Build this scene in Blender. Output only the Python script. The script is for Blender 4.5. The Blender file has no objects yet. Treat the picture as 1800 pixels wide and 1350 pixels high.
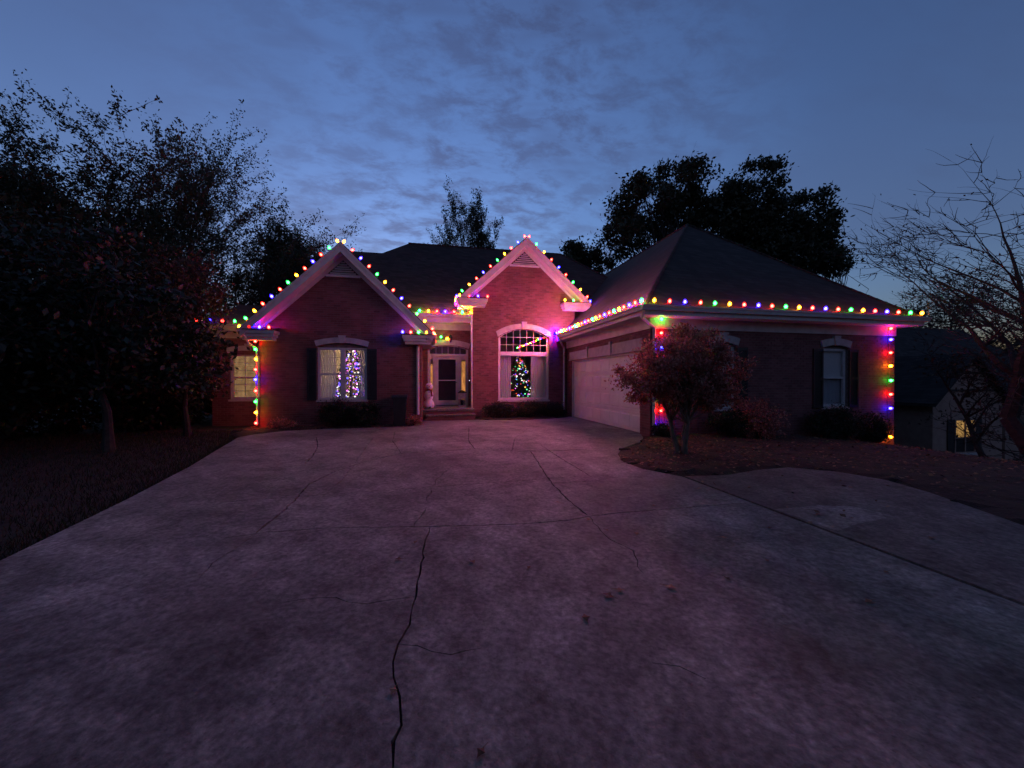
import bpy, math, random
import numpy as np
from mathutils import Vector, Matrix
from mathutils.geometry import delaunay_2d_cdt

random.seed(7)
RNG = np.random.default_rng(7)
SC = bpy.context.scene
COL = SC.collection
R = math.radians

# ------------------------------------------------------------------ camera
F, HZ, EYE, YAW = 676.0, 670.0, 1.5, R(12.0)
CY, SY = math.cos(YAW), math.sin(YAW)
cam = bpy.data.cameras.new('camera')
cam.sensor_width = 36.0
cam.lens = 36.0 * F / 1800.0
cam.clip_end = 2000.0
cam_o = bpy.data.objects.new('camera', cam)
COL.objects.link(cam_o)
cam_o.location = (0, 0, EYE)
cam_o.rotation_euler = (R(90 - 0.42), 0, -YAW)
SC.camera = cam_o

# ------------------------------------------------------------------ sky, sun, exposure
SC.view_settings.view_transform = 'Standard'
SC.view_settings.look = 'None'
SC.view_settings.gamma = 1.0
SC.view_settings.use_curve_mapping = False
SC.view_settings.exposure = 3.4
SC.cycles.use_denoising = True
SC.cycles.max_bounces = 6
SC.cycles.transparent_max_bounces = 12
SC.cycles.sample_clamp_indirect = 3.0
SC.cycles.caustics_reflective = False
SC.cycles.caustics_refractive = False

SUN_EL, SUN_ROT = R(-1.0), R(-14.0)
world = bpy.data.worlds.new('World')
SC.world = world
world.use_nodes = True


def sky_nodes():
    nt = world.node_tree
    N, L = nt.nodes, nt.links
    bg = N['Background']
    sky = N.new('ShaderNodeTexSky')
    sky.sky_type = 'NISHITA'
    sky.sun_disc = False
    sky.sun_elevation = SUN_EL
    sky.sun_rotation = SUN_ROT
    sky.ozone_density = 3.0
    tc = N.new('ShaderNodeTexCoord')
    sep = N.new('ShaderNodeSeparateXYZ')
    L.new(tc.outputs['Generated'], sep.inputs[0])
    zc = N.new('ShaderNodeMath'); zc.operation = 'MAXIMUM'; zc.inputs[1].default_value = 0.0
    L.new(sep.outputs['Z'], zc.inputs[0])
    za = N.new('ShaderNodeMath'); za.operation = 'ADD'; za.inputs[1].default_value = 0.16
    L.new(zc.outputs[0], za.inputs[0])
    dv = N.new('ShaderNodeVectorMath'); dv.operation = 'DIVIDE'
    cb = N.new('ShaderNodeCombineXYZ')
    for k in range(3):
        L.new(za.outputs[0], cb.inputs[k])
    L.new(tc.outputs['Generated'], dv.inputs[0]); L.new(cb.outputs[0], dv.inputs[1])

    def noise(scale, detail, rough, stretch, off):
        mp = N.new('ShaderNodeMapping')
        mp.inputs['Scale'].default_value = stretch
        mp.inputs['Location'].default_value = off
        mp.inputs['Rotation'].default_value = (0, 0, R(25))
        L.new(dv.outputs[0], mp.inputs[0])
        n = N.new('ShaderNodeTexNoise')
        n.inputs['Scale'].default_value = scale
        n.inputs['Detail'].default_value = detail
        n.inputs['Roughness'].default_value = rough
        n.inputs['Distortion'].default_value = 0.22
        L.new(mp.outputs[0], n.inputs[0])
        return n.outputs['Fac']

    def ramp(src, a, b):
        m = N.new('ShaderNodeMapRange'); m.interpolation_type = 'SMOOTHSTEP'
        m.inputs['From Min'].default_value = a; m.inputs['From Max'].default_value = b
        L.new(src, m.inputs['Value'])
        return m.outputs[0]

    def math2(op, a, b):
        m = N.new('ShaderNodeMath'); m.operation = op
        for k, v in enumerate((a, b)):
            if isinstance(v, (int, float)): m.inputs[k].default_value = v
            else: L.new(v, m.inputs[k])
        return m.outputs[0]

    puffs = ramp(noise(7.0, 8, 0.66, (1, 1.5, 0.01), (0.3, 0.1, 0)), 0.38, 0.66)
    cover = ramp(noise(0.8, 3, 0.55, (1, 1, 0.01), (2.35, 1.3, 0)), 0.36, 0.60)
    streak = ramp(noise(2.1, 4, 0.6, (0.8, 1.8, 0.01), (5.1, 0.4, 0)), 0.50, 0.74)
    veil = ramp(noise(0.55, 3, 0.5, (1, 1, 0.01), (7.7, 3.1, 0)), 0.35, 0.7)
    # the broken cloud bank stands low over the house; elsewhere the sky is thinly veiled
    dn = N.new('ShaderNodeVectorMath'); dn.operation = 'DOT_PRODUCT'
    L.new(tc.outputs['Generated'], dn.inputs[0]); dn.inputs[1].default_value = (0.10, 0.90, 0.42)
    bank = ramp(dn.outputs['Value'], 0.74, 0.97)
    cover = math2('MULTIPLY', bank, math2('ADD', 0.45, math2('MULTIPLY', cover, 0.55)))
    mask = math2('MULTIPLY', puffs, cover)
    mask = math2('MAXIMUM', mask, math2('MULTIPLY', math2('MULTIPLY', streak, 0.8), math2('ADD', 0.25, math2('MULTIPLY', bank, 0.75))))
    # the clouds: a greyer, a little darker blue than the air between them
    hsv = N.new('ShaderNodeHueSaturation')
    hsv.inputs['Hue'].default_value = 0.515
    hsv.inputs['Saturation'].default_value = 0.86
    hsv.inputs['Value'].default_value = 0.56
    L.new(sky.outputs[0], hsv.inputs['Color'])
    gap = N.new('ShaderNodeVectorMath'); gap.operation = 'SCALE'
    L.new(sky.outputs[0], gap.inputs[0])
    L.new(math2('ADD', 1.0, math2('MULTIPLY', cover, 0.32)), gap.inputs['Scale'])
    mix = N.new('ShaderNodeMixRGB')
    L.new(math2('MULTIPLY', mask, 0.80), mix.inputs[0])
    L.new(gap.outputs[0], mix.inputs[1]); L.new(hsv.outputs[0], mix.inputs[2])
    mix2 = N.new('ShaderNodeMixRGB')
    mix2.inputs[2].default_value = (0.060, 0.072, 0.150, 1)
    L.new(math2('MULTIPLY', veil, 0.30), mix2.inputs[0])
    L.new(mix.outputs[0], mix2.inputs[1])
    # the afterglow is pale, not orange: thin high cloud greys it
    hs2 = N.new('ShaderNodeHueSaturation'); hs2.inputs['Saturation'].default_value = 0.94
    hs2.inputs['Value'].default_value = 1.0
    L.new(mix2.outputs[0], hs2.inputs['Color'])
    L.new(hs2.outputs[0], bg.inputs[0])
    bg.inputs[1].default_value = 0.107


sky_nodes()
sun = bpy.data.lights.new('sun', 'SUN')
sun.energy = 0.004
sun.angle = R(25)
sun.color = (1.0, 0.86, 0.78)
sun_o = bpy.data.objects.new('sun', sun)
COL.objects.link(sun_o)
sun_o.location = (0, 60, 30)
sun_o.rotation_euler = (R(-86), 0, 0)      # low behind the house, where the sun has just set


# ------------------------------------------------------------------ photo pixel -> place
def ray(px, py):
    u, v = (px - 900) / F, (HZ - py) / F
    return u * CY + SY, -u * SY + CY, v


def onY(px, py, Y):
    r = ray(px, py); t = Y / r[1]
    return t * r[0], EYE + t * r[2]


def onX(px, py, X):
    r = ray(px, py); t = X / r[0]
    return t * r[1], EYE + t * r[2]


def onG(px, py, z=0.0):
    r = ray(px, py); t = (z - EYE) / r[2]
    return t * r[0], t * r[1]


# ------------------------------------------------------------------ materials
MATS = {}


def mat(name):
    m = bpy.data.materials.new(name); m.use_nodes = True
    MATS[name] = m
    nt = m.node_tree
    return m, nt.nodes, nt.links, nt.nodes['Principled BSDF']


def tex(N, L, kind, scale, detail=3, rough=0.55, coord='Object', stretch=None):
    tc = N.new('ShaderNodeTexCoord')
    src = tc.outputs[coord]
    if stretch or kind == 'ShaderNodeTexNoise':
        mp = N.new('ShaderNodeMapping'); mp.inputs['Scale'].default_value = stretch or (1, 1, 1)
        if not stretch: mp.inputs['Rotation'].default_value = (0.5, 0.37, 0.61 + scale * 0.13)
        L.new(src, mp.inputs[0]); src = mp.outputs[0]
    n = N.new(kind)
    n.inputs['Scale'].default_value = scale
    if kind == 'ShaderNodeTexNoise':
        n.inputs['Detail'].default_value = detail; n.inputs['Roughness'].default_value = rough
    L.new(src, n.inputs['Vector'])
    return n


def cramp(N, L, src, stops):
    c = N.new('ShaderNodeValToRGB')
    el = c.color_ramp.elements
    while len(el) < len(stops): el.new(0.5)
    for e, (p, col) in zip(el, stops):
        e.position = p; e.color = (*col, 1)
    L.new(src, c.inputs[0])
    return c.outputs[0]


def bump(N, L, b, src, strength, dist=0.01):
    n = N.new('ShaderNodeBump'); n.inputs['Strength'].default_value = strength
    n.inputs['Distance'].default_value = dist
    L.new(src, n.inputs['Height']); L.new(n.outputs[0], b.inputs['Normal'])


def noisy(name, c0, c1, scale=6, rough=0.7, bstr=0.2, detail=4, lo=0.35, hi=0.65, bscale=None, bdist=0.01, metallic=0):
    m, N, L, b = mat(name)
    n = tex(N, L, 'ShaderNodeTexNoise', scale, detail)
    L.new(cramp(N, L, n.outputs['Fac'], [(lo, c0), (hi, c1)]), b.inputs['Base Color'])
    b.inputs['Roughness'].default_value = rough
    b.inputs['Metallic'].default_value = metallic
    if bstr:
        n2 = tex(N, L, 'ShaderNodeTexNoise', bscale or scale * 6, 5)
        bump(N, L, b, n2.outputs['Fac'], bstr, bdist)
    return m


def per_piece(name, stops, rough=0.85, bscale=60, bstr=0.4, translucent=0.0, mottled=0.0):
    """colour chosen piece by piece (bricks, leaves)"""
    m, N, L, b = mat(name)
    g = N.new('ShaderNodeNewGeometry'); oi = N.new('ShaderNodeObjectInfo')
    a = N.new('ShaderNodeMath'); a.operation = 'ADD'
    L.new(g.outputs['Random Per Island'], a.inputs[0]); L.new(oi.outputs['Random'], a.inputs[1])
    f = N.new('ShaderNodeMath'); f.operation = 'FRACT'
    L.new(a.outputs[0], f.inputs[0])
    col = cramp(N, L, f.outputs[0], stops)
    if mottled:
        n = tex(N, L, 'ShaderNodeTexNoise', 1.1, 4)
        mx = N.new('ShaderNodeMixRGB'); mx.blend_type = 'MULTIPLY'; mx.inputs[0].default_value = mottled
        L.new(col, mx.inputs[1]); L.new(cramp(N, L, n.outputs['Fac'], [(0.35, (0.55, 0.5, 0.5)), (0.6, (1, 1, 1))]), mx.inputs[2])
        col = mx.outputs[0]
    L.new(col, b.inputs['Base Color'])
    b.inputs['Roughness'].default_value = rough
    if bstr:
        n = tex(N, L, 'ShaderNodeTexNoise', bscale, 4); bump(N, L, b, n.outputs['Fac'], bstr, 0.004)
    if translucent:
        t = N.new('ShaderNodeBsdfTranslucent'); L.new(col, t.inputs[0])
        mx = N.new('ShaderNodeMixShader'); mx.inputs[0].default_value = translucent
        L.new(b.outputs[0], mx.inputs[1]); L.new(t.outputs[0], mx.inputs[2])
        L.new(mx.outputs[0], N['Material Output'].inputs[0])
    return m


def emitter(name, col, strength):
    m, N, L, b = mat(name)
    N.remove(b)
    e = N.new('ShaderNodeEmission')
    e.inputs[0].default_value = (*col, 1); e.inputs[1].default_value = strength
    L.new(e.outputs[0], N['Material Output'].inputs[0])
    return m


per_piece('brick', [(0.0, (0.165, 0.060, 0.060)), (0.3, (0.205, 0.074, 0.074)), (0.62, (0.238, 0.090, 0.090)),
                    (0.85, (0.190, 0.068, 0.068)), (1.0, (0.135, 0.052, 0.054))], mottled=0.6)
noisy('mortar', (0.14, 0.105, 0.10), (0.20, 0.16, 0.15), 8, 0.95, 0.3)
noisy('white_trim', (0.44, 0.415, 0.405), (0.57, 0.54, 0.53), 3.5, 0.5, 0.08, lo=0.3, hi=0.6)
noisy('cast_stone', (0.36, 0.33, 0.32), (0.47, 0.44, 0.42), 5, 0.8, 0.25, bscale=70)
noisy('door_paint', (0.68, 0.67, 0.65), (0.78, 0.77, 0.75), 2.2, 0.45, 0.05)
noisy('shutter_paint', (0.012, 0.011, 0.013), (0.022, 0.02, 0.022), 5, 0.5, 0.1)
noisy('interior_paint', (0.50, 0.45, 0.38), (0.56, 0.51, 0.44), 1.5, 0.8, 0)
noisy('dark_interior', (0.09, 0.08, 0.085), (0.13, 0.12, 0.12), 1.5, 0.8, 0)
noisy('front_paint', (0.12, 0.10, 0.125), (0.16, 0.135, 0.16), 4, 0.5, 0.05)
noisy('black_plastic', (0.010, 0.010, 0.012), (0.018, 0.018, 0.02), 9, 0.45, 0.05)
noisy('black_metal', (0.015, 0.015, 0.016), (0.03, 0.03, 0.03), 12, 0.4, 0.05, metallic=0.6)
noisy('grey_metal', (0.16, 0.16, 0.17), (0.24, 0.24, 0.25), 14, 0.45, 0.05, metallic=0.5)
noisy('soil', (0.010, 0.008, 0.005), (0.026, 0.019, 0.012), 3, 0.95, 0.6, bdist=0.03)
noisy('mulch', (0.014, 0.008, 0.006), (0.040, 0.022, 0.014), 5, 0.95, 0.9, bscale=28, bdist=0.03)
noisy('bark', (0.016, 0.013, 0.011), (0.042, 0.034, 0.028), 9, 0.9, 0.6, bscale=25)
noisy('smooth_bark', (0.10, 0.075, 0.058), (0.20, 0.15, 0.115), 7, 0.75, 0.3, bscale=30)
noisy('snow_white', (0.62, 0.62, 0.64), (0.74, 0.74, 0.76), 4, 0.75, 0.1)
noisy('red_knit', (0.12, 0.012, 0.014), (0.2, 0.02, 0.02), 40, 0.9, 0.3)
noisy('carrot', (0.5, 0.16, 0.03), (0.6, 0.2, 0.04), 10, 0.7, 0.1)
noisy('cord_green', (0.010, 0.028, 0.014), (0.014, 0.04, 0.02), 10, 0.6, 0)
noisy('stucco', (0.27, 0.175, 0.135), (0.34, 0.225, 0.175), 4, 0.9, 0.2)
noisy('crack_dirt', (0.014, 0.011, 0.009), (0.04, 0.032, 0.026), 18, 1.0, 0.5)
noisy('wood_floor', (0.12, 0.07, 0.04), (0.16, 0.1, 0.06), 3, 0.6, 0)
per_piece('fairy_needles', [(0.0, (0.015, 0.045, 0.02)), (1.0, (0.035, 0.085, 0.035))], bstr=0)
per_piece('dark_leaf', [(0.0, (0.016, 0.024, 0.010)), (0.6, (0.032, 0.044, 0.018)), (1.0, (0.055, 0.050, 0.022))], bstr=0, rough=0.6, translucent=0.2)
per_piece('autumn_leaf', [(0.0, (0.026, 0.015, 0.009)), (0.5, (0.048, 0.024, 0.013)), (1.0, (0.075, 0.038, 0.02))], bstr=0, rough=0.7, translucent=0.2)
per_piece('myrtle_leaf', [(0.0, (0.21, 0.075, 0.060)), (0.5, (0.36, 0.135, 0.11)), (1.0, (0.52, 0.23, 0.18))], bstr=0, rough=0.6, translucent=0.35)
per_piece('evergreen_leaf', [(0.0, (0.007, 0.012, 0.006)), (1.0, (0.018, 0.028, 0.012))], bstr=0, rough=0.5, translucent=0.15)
per_piece('litter_leaf', [(0.0, (0.06, 0.028, 0.014)), (0.5, (0.15, 0.07, 0.034)), (1.0, (0.30, 0.18, 0.10))], bstr=0, rough=0.7, translucent=0.15)
per_piece('grass', [(0.0, (0.010, 0.013, 0.005)), (0.8, (0.026, 0.026, 0.011)), (1.0, (0.05, 0.04, 0.02))], bstr=0, translucent=0.2)


def m_concrete(name, base, dark, light, warm):
    m, N, L, b = mat(name)
    big = tex(N, L, 'ShaderNodeTexNoise', 0.55, 5, 0.62)
    mid = tex(N, L, 'ShaderNodeTexNoise', 3.2, 6, 0.7)
    fine = tex(N, L, 'ShaderNodeTexNoise', 24, 3, 0.6)
    c1 = cramp(N, L, big.outputs['Fac'], [(0.30, dark), (0.5, base), (0.68, light)])
    st = cramp(N, L, mid.outputs['Fac'], [(0.30, (0.50, 0.48, 0.47)), (0.50, (1, 1, 1)), (0.72, (1.35, 1.32, 1.3))])
    fn = cramp(N, L, fine.outputs['Fac'], [(0.32, (0.55, 0.55, 0.55)), (0.5, (1, 1, 1)), (0.68, (1.5, 1.5, 1.5))])
    agg = tex(N, L, 'ShaderNodeTexNoise', 13, 6, 0.75)
    ag = cramp(N, L, agg.outputs['Fac'], [(0.30, (0.52, 0.52, 0.52)), (0.47, (0.95, 0.95, 0.95)), (0.70, (1.45, 1.45, 1.45))])
    spall = tex(N, L, 'ShaderNodeTexNoise', 3.1, 9, 0.72)
    sp = cramp(N, L, spall.outputs['Fac'], [(0.36, (0.70, 0.68, 0.66)), (0.40, (1, 1, 1)), (0.545, (1, 1, 1)), (0.575, (1.28, 1.28, 1.26))])
    pit = tex(N, L, 'ShaderNodeTexVoronoi', 16)
    pt = cramp(N, L, pit.outputs['Distance'], [(0.05, (0.35, 0.33, 0.32)), (0.13, (1, 1, 1))])
    rust = tex(N, L, 'ShaderNodeTexNoise', 0.9, 3, 0.5, stretch=(1, 1, 1))
    x = N.new('ShaderNodeMixRGB'); x.blend_type = 'MULTIPLY'; x.inputs[0].default_value = 1
    x0 = N.new('ShaderNodeMixRGB'); x0.blend_type = 'MULTIPLY'; x0.inputs[0].default_value = 0.5
    L.new(c1, x0.inputs[1]); L.new(ag, x0.inputs[2])
    L.new(x0.outputs[0], x.inputs[1]); L.new(st, x.inputs[2])
    y = N.new('ShaderNodeMixRGB'); y.blend_type = 'MULTIPLY'; y.inputs[0].default_value = 0.85
    z1_ = N.new('ShaderNodeMixRGB'); z1_.blend_type = 'MULTIPLY'; z1_.inputs[0].default_value = 0.9
    L.new(x.outputs[0], z1_.inputs[1]); L.new(sp, z1_.inputs[2])
    z2_ = N.new('ShaderNodeMixRGB'); z2_.blend_type = 'MULTIPLY'; z2_.inputs[0].default_value = 0.6
    L.new(z1_.outputs[0], z2_.inputs[1]); L.new(pt, z2_.inputs[2])
    L.new(z2_.outputs[0], y.inputs[1]); L.new(fn, y.inputs[2])
    w = N.new('ShaderNodeMixRGB'); w.blend_type = 'MIX'
    L.new(cramp(N, L, rust.outputs['Fac'], [(0.54, (0, 0, 0)), (0.70, (0.4, 0.4, 0.4))]), w.inputs[0])
    L.new(y.outputs[0], w.inputs[1]); w.inputs[2].default_value = (*warm, 1)
    L.new(w.outputs[0], b.inputs['Base Color'])
    b.inputs['Roughness'].default_value = 0.88
    h = N.new('ShaderNodeMath'); h.operation = 'ADD'
    L.new(mid.outputs['Fac'], h.inputs[0]); L.new(fine.outputs['Fac'], h.inputs[1])
    bump(N, L, b, h.outputs[0], 0.4, 0.014)
    return m


m_concrete('concrete', (0.155, 0.158, 0.140), (0.085, 0.086, 0.076), (0.235, 0.240, 0.214), (0.120, 0.100, 0.080))
m_concrete('pad_concrete', (0.112, 0.103, 0.090), (0.062, 0.056, 0.048), (0.160, 0.148, 0.130), (0.062, 0.043, 0.034))
m_concrete('pale_concrete', (0.205, 0.190, 0.168), (0.155, 0.142, 0.125), (0.25, 0.235, 0.21), (0.14, 0.11, 0.09))


def m_shingle():
    m, N, L, b = mat('shingle')
    tc = N.new('ShaderNodeTexCoord'); sp = N.new('ShaderNodeSeparateXYZ'); cb = N.new('ShaderNodeCombineXYZ')
    L.new(tc.outputs['Object'], sp.inputs[0])
    a = N.new('ShaderNodeMath'); a.operation = 'ADD'
    L.new(sp.outputs[0], a.inputs[0]); L.new(sp.outputs[1], a.inputs[1])
    L.new(a.outputs[0], cb.inputs[0]); L.new(sp.outputs[2], cb.inputs[1])
    br = N.new('ShaderNodeTexBrick')
    br.inputs['Scale'].default_value = 1.0
    br.inputs['Brick Width'].default_value = 0.30; br.inputs['Row Height'].default_value = 0.12
    br.inputs['Mortar Size'].default_value = 0.008
    br.inputs['Color1'].default_value = (0.006, 0.0055, 0.006, 1); br.inputs['Color2'].default_value = (0.028, 0.0245, 0.025, 1)
    br.inputs['Mortar'].default_value = (0.005, 0.0045, 0.0045, 1)
    L.new(cb.outputs[0], br.inputs['Vector'])
    n = tex(N, L, 'ShaderNodeTexNoise', 1.3, 5)
    x = N.new('ShaderNodeMixRGB'); x.blend_type = 'MULTIPLY'; x.inputs[0].default_value = 0.8
    L.new(br.outputs['Color'], x.inputs[1])
    L.new(cramp(N, L, n.outputs['Fac'], [(0.3, (0.6, 0.6, 0.6)), (0.7, (1.25, 1.2, 1.2))]), x.inputs[2])
    L.new(x.outputs[0], b.inputs['Base Color'])
    b.inputs['Roughness'].default_value = 0.9
    bump(N, L, b, br.outputs['Fac'], -1.0, 0.02)


m_shingle()


def m_glass(name, tint=(0.93, 0.95, 0.96), rough=0.0):
    m, N, L, b = mat(name)
    N.remove(b)
    t = N.new('ShaderNodeBsdfTransparent'); t.inputs[0].default_value = (*tint, 1)
    g = N.new('ShaderNodeBsdfGlossy'); g.inputs['Roughness'].default_value = rough
    lw = N.new('ShaderNodeLayerWeight'); lw.inputs[0].default_value = 0.5
    pw = N.new('ShaderNodeMath'); pw.operation = 'POWER'; pw.inputs[1].default_value = 5.0
    L.new(lw.outputs['Facing'], pw.inputs[0])
    fr = N.new('ShaderNodeMapRange'); fr.inputs['To Min'].default_value = 0.045
    L.new(pw.outputs[0], fr.inputs['Value'])
    mx = N.new('ShaderNodeMixShader')
    L.new(fr.outputs[0], mx.inputs[0]); L.new(t.outputs[0], mx.inputs[1]); L.new(g.outputs[0], mx.inputs[2])
    L.new(mx.outputs[0], N['Material Output'].inputs[0])


m_glass('glass')
m_glass('dark_glass', (0.68, 0.68, 0.72))


def m_sheer(name, col, trans, clear):
    """thin woven curtain: some light straight through, the rest scattered on both sides"""
    m, N, L, b = mat(name)
    N.remove(b)
    d = N.new('ShaderNodeBsdfDiffuse'); d.inputs[0].default_value = (*col, 1)
    t = N.new('ShaderNodeBsdfTranslucent'); t.inputs[0].default_value = (*col, 1)
    a = N.new('ShaderNodeMixShader'); a.inputs[0].default_value = trans
    L.new(d.outputs[0], a.inputs[1]); L.new(t.outputs[0], a.inputs[2])
    c = N.new('ShaderNodeBsdfTransparent')
    x = N.new('ShaderNodeMixShader'); x.inputs[0].default_value = clear
    L.new(a.outputs[0], x.inputs[1]); L.new(c.outputs[0], x.inputs[2])
    L.new(x.outputs[0], N['Material Output'].inputs[0])


m_sheer('sheer', (0.76, 0.73, 0.76), 0.36, 0.14)
m_sheer('roller_shade', (0.74, 0.66, 0.62), 0.05, 0.0)

BULB_RGB = {   # the light of each colour; far brighter than the film can hold
    'red': (60.0, 0.17, 0.11), 'blue': (0.16, 0.17, 70.0), 'green': (0.10, 24.0, 0.9),
    'amber': (48.0, 12.5, 0.08)}
POWER = {'soft': 0.30, 'plain': 0.38, 'strong': 0.36, 'vivid': 3.6}          # brightness per string, tuned for the glow it throws on walls and drive
for k_, v_ in BULB_RGB.items():
    for pn_, pw_ in POWER.items():
        emitter('filament_%s_%s' % (k_, pn_), tuple(c_ * pw_ if c_ > 0.5 else c_ for c_ in v_), 1.0)
for k_, v_ in {'red': (0.70, 0.008, 0.004), 'blue': (0.04, 0.010, 1.00), 'green': (0.008, 0.42, 0.04), 'amber': (0.85, 0.17, 0.004)}.items():
    m_, N_, L_, b_ = mat('bulb_' + k_); N_.remove(b_)         # tinted glass, glowing through
    e_ = N_.new('ShaderNodeEmission'); e_.inputs[0].default_value = (*v_, 1)
    t_ = N_.new('ShaderNodeBsdfTransparent'); x_ = N_.new('ShaderNodeMixShader'); x_.inputs[0].default_value = 0.72
    L_.new(e_.outputs[0], x_.inputs[1]); L_.new(t_.outputs[0], x_.inputs[2]); L_.new(x_.outputs[0], N_['Material Output'].inputs[0])
for k_, v_ in {'fairy_white': (1.0, 0.95, 0.85), 'fairy_blue': (0.16, 0.10, 1.3), 'fairy_pink': (1.0, 0.16, 0.9),
               'fairy_red': (1.0, 0.06, 0.03), 'fairy_green': (0.12, 0.8, 0.3), 'fairy_amber': (1.0, 0.5, 0.08)}.items():
    emitter(k_, v_, 0.30)
emitter('lamp_warm', (1.0, 0.66, 0.36), 9.0)
emitter('lit_sidelight', (1.0, 0.36, 0.10), 0.066)
emitter('lit_blind', (1.0, 0.53, 0.23), 0.034)
emitter('lit_window_far', (1.0, 0.56, 0.18), 0.030)
emitter('lit_porch_far', (1.0, 0.40, 0.12), 0.09)
for n_ in ('lit_sidelight', 'lit_blind', 'lit_window_far', 'lit_porch_far'):
    nt_ = MATS[n_].node_tree; e_ = [q for q in nt_.nodes if q.type == 'EMISSION'][0]
    nz_ = tex(nt_.nodes, nt_.links, 'ShaderNodeTexNoise', 3.0, 3, 0.6, stretch=(3.0, 3.0, 1.0))
    mr_ = nt_.nodes.new('ShaderNodeMapRange'); k0_ = e_.inputs[1].default_value
    mr_.inputs['From Min'].default_value = 0.3; mr_.inputs['From Max'].default_value = 0.7
    mr_.inputs['To Min'].default_value = 0.45 * k0_; mr_.inputs['To Max'].default_value = 1.35 * k0_
    nt_.links.new(nz_.outputs['Fac'], mr_.inputs['Value']); nt_.links.new(mr_.outputs[0], e_.inputs[1])
emitter('bell_light', (0.8, 0.75, 1.0), 0.25)


# ------------------------------------------------------------------ mesh building
class MB:
    def __init__(s): s.v, s.f = [], []

    def poly(s, pts):
        n = len(s.v); s.v += [tuple(p) for p in pts]; s.f.append(tuple(range(n, n + len(pts)))); return s

    def box(s, x0, x1, y0, y1, z0, z1):
        n = len(s.v)
        s.v += [(x, y, z) for z in (z0, z1) for x, y in ((x0, y0), (x1, y0), (x1, y1), (x0, y1))]
        s.f += [tuple(n + i for i in q) for q in ((0, 3, 2, 1), (4, 5, 6, 7), (0, 1, 5, 4), (1, 2, 6, 5), (2, 3, 7, 6), (3, 0, 4, 7))]
        return s

    def prism(s, pts, off):
        """a planar outline swept by the vector off"""
        n, k = len(s.v), len(pts)
        s.v += [tuple(p) for p in pts] + [(p[0] + off[0], p[1] + off[1], p[2] + off[2]) for p in pts]
        s.f.append(tuple(range(n, n + k))); s.f.append(tuple(range(n + 2 * k - 1, n + k - 1, -1)))
        for i in range(k):
            j = (i + 1) % k
            s.f.append((n + i, n + k + i, n + k + j, n + j))
        return s

    def tube(s, pts, r, sides=6, cap=True):
        pts = [Vector(p) for p in pts]
        rs = r if isinstance(r, (list, tuple)) else [r] * len(pts)
        n = len(s.v)
        for i, p in enumerate(pts):
            d = (pts[min(i + 1, len(pts) - 1)] - pts[max(i - 1, 0)]).normalized()
            a = d.cross(Vector((0, 0, 1)) if abs(d.z) < 0.9 else Vector((1, 0, 0))).normalized()
            b = d.cross(a)
            for k in range(sides):
                t = 2 * math.pi * k / sides
                s.v.append(tuple(p + (a * math.cos(t) + b * math.sin(t)) * rs[i]))
        for i in range(len(pts) - 1):
            for k in range(sides):
                a0, a1 = n + i * sides + k, n + i * sides + (k + 1) % sides
                s.f.append((a0, a1, a1 + sides, a0 + sides))
        if cap:
            s.f.append(tuple(n + k for k in range(sides))[::-1])
            s.f.append(tuple(n + (len(pts) - 1) * sides + k for k in range(sides)))
        return s

    def lathe(s, prof, c=(0, 0, 0), sides=12, axis='z', squash=(1, 1)):
        n = len(s.v)
        for r, h in prof:
            for k in range(sides):
                t = 2 * math.pi * k / sides
                s.v.append((c[0] + r * math.cos(t) * squash[0], c[1] + r * math.sin(t) * squash[1], c[2] + h))
        for i in range(len(prof) - 1):
            for k in range(sides):
                a0, a1 = n + i * sides + k, n + i * sides + (k + 1) % sides
                s.f.append((a0, a1, a1 + sides, a0 + sides))
        s.f.append(tuple(n + k for k in range(sides))[::-1])
        s.f.append(tuple(n + (len(prof) - 1) * sides + k for k in range(sides)))
        return s

    def ball(s, c, rx, ry=None, rz=None, seg=12, rings=8):
        ry, rz = ry or rx, rz or rx
        prof = [(math.sin(math.pi * i / rings), -math.cos(math.pi * i / rings)) for i in range(rings + 1)]
        n = len(s.v)
        for r, h in prof:
            for k in range(seg):
                t = 2 * math.pi * k / seg
                s.v.append((c[0] + max(r, 0.01) * rx * math.cos(t), c[1] + max(r, 0.01) * ry * math.sin(t), c[2] + h * rz))
        for i in range(rings):
            for k in range(seg):
                a0, a1 = n + i * seg + k, n + i * seg + (k + 1) % seg
                s.f.append((a0, a1, a1 + seg, a0 + seg))
        return s

    def mesh(s, name, m, smooth=False):
        me = bpy.data.meshes.new(name)
        me.from_pydata(s.v, [], s.f)
        me.materials.append(MATS[m])
        if smooth: me.polygons.foreach_set('use_smooth', [True] * len(me.polygons))
        me.update()
        return me


def quads_mesh(name, V, m, per=4):
    """V: (n, per, 3) corner points -> mesh of n separate faces"""
    n = len(V)
    me = bpy.data.meshes.new(name)
    me.vertices.add(n * per); me.loops.add(n * per); me.polygons.add(n)
    me.vertices.foreach_set('co', np.ascontiguousarray(V, dtype=np.float32).ravel())
    me.loops.foreach_set('vertex_index', np.arange(n * per, dtype=np.int32))
    me.polygons.foreach_set('loop_start', np.arange(0, n * per, per, dtype=np.int32))
    me.materials.append(MATS[m])
    me.update(calc_edges=True)
    return me


def link(name, me, parent=None, loc=None):
    o = bpy.data.objects.new(name, me)
    COL.objects.link(o)
    if parent is not None:
        o.parent = parent
        if parent.type == 'EMPTY' and parent.parent is None:
            o.matrix_parent_inverse = Matrix.Translation(-Vector(parent.location))
    if loc is not None: o.location = loc
    return o


def tag(o, label=None, cat=None, group=None, kind=None):
    for k, v in (('label', label), ('category', cat), ('group', group), ('kind', kind)):
        if v: o[k] = v
    return o


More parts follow.
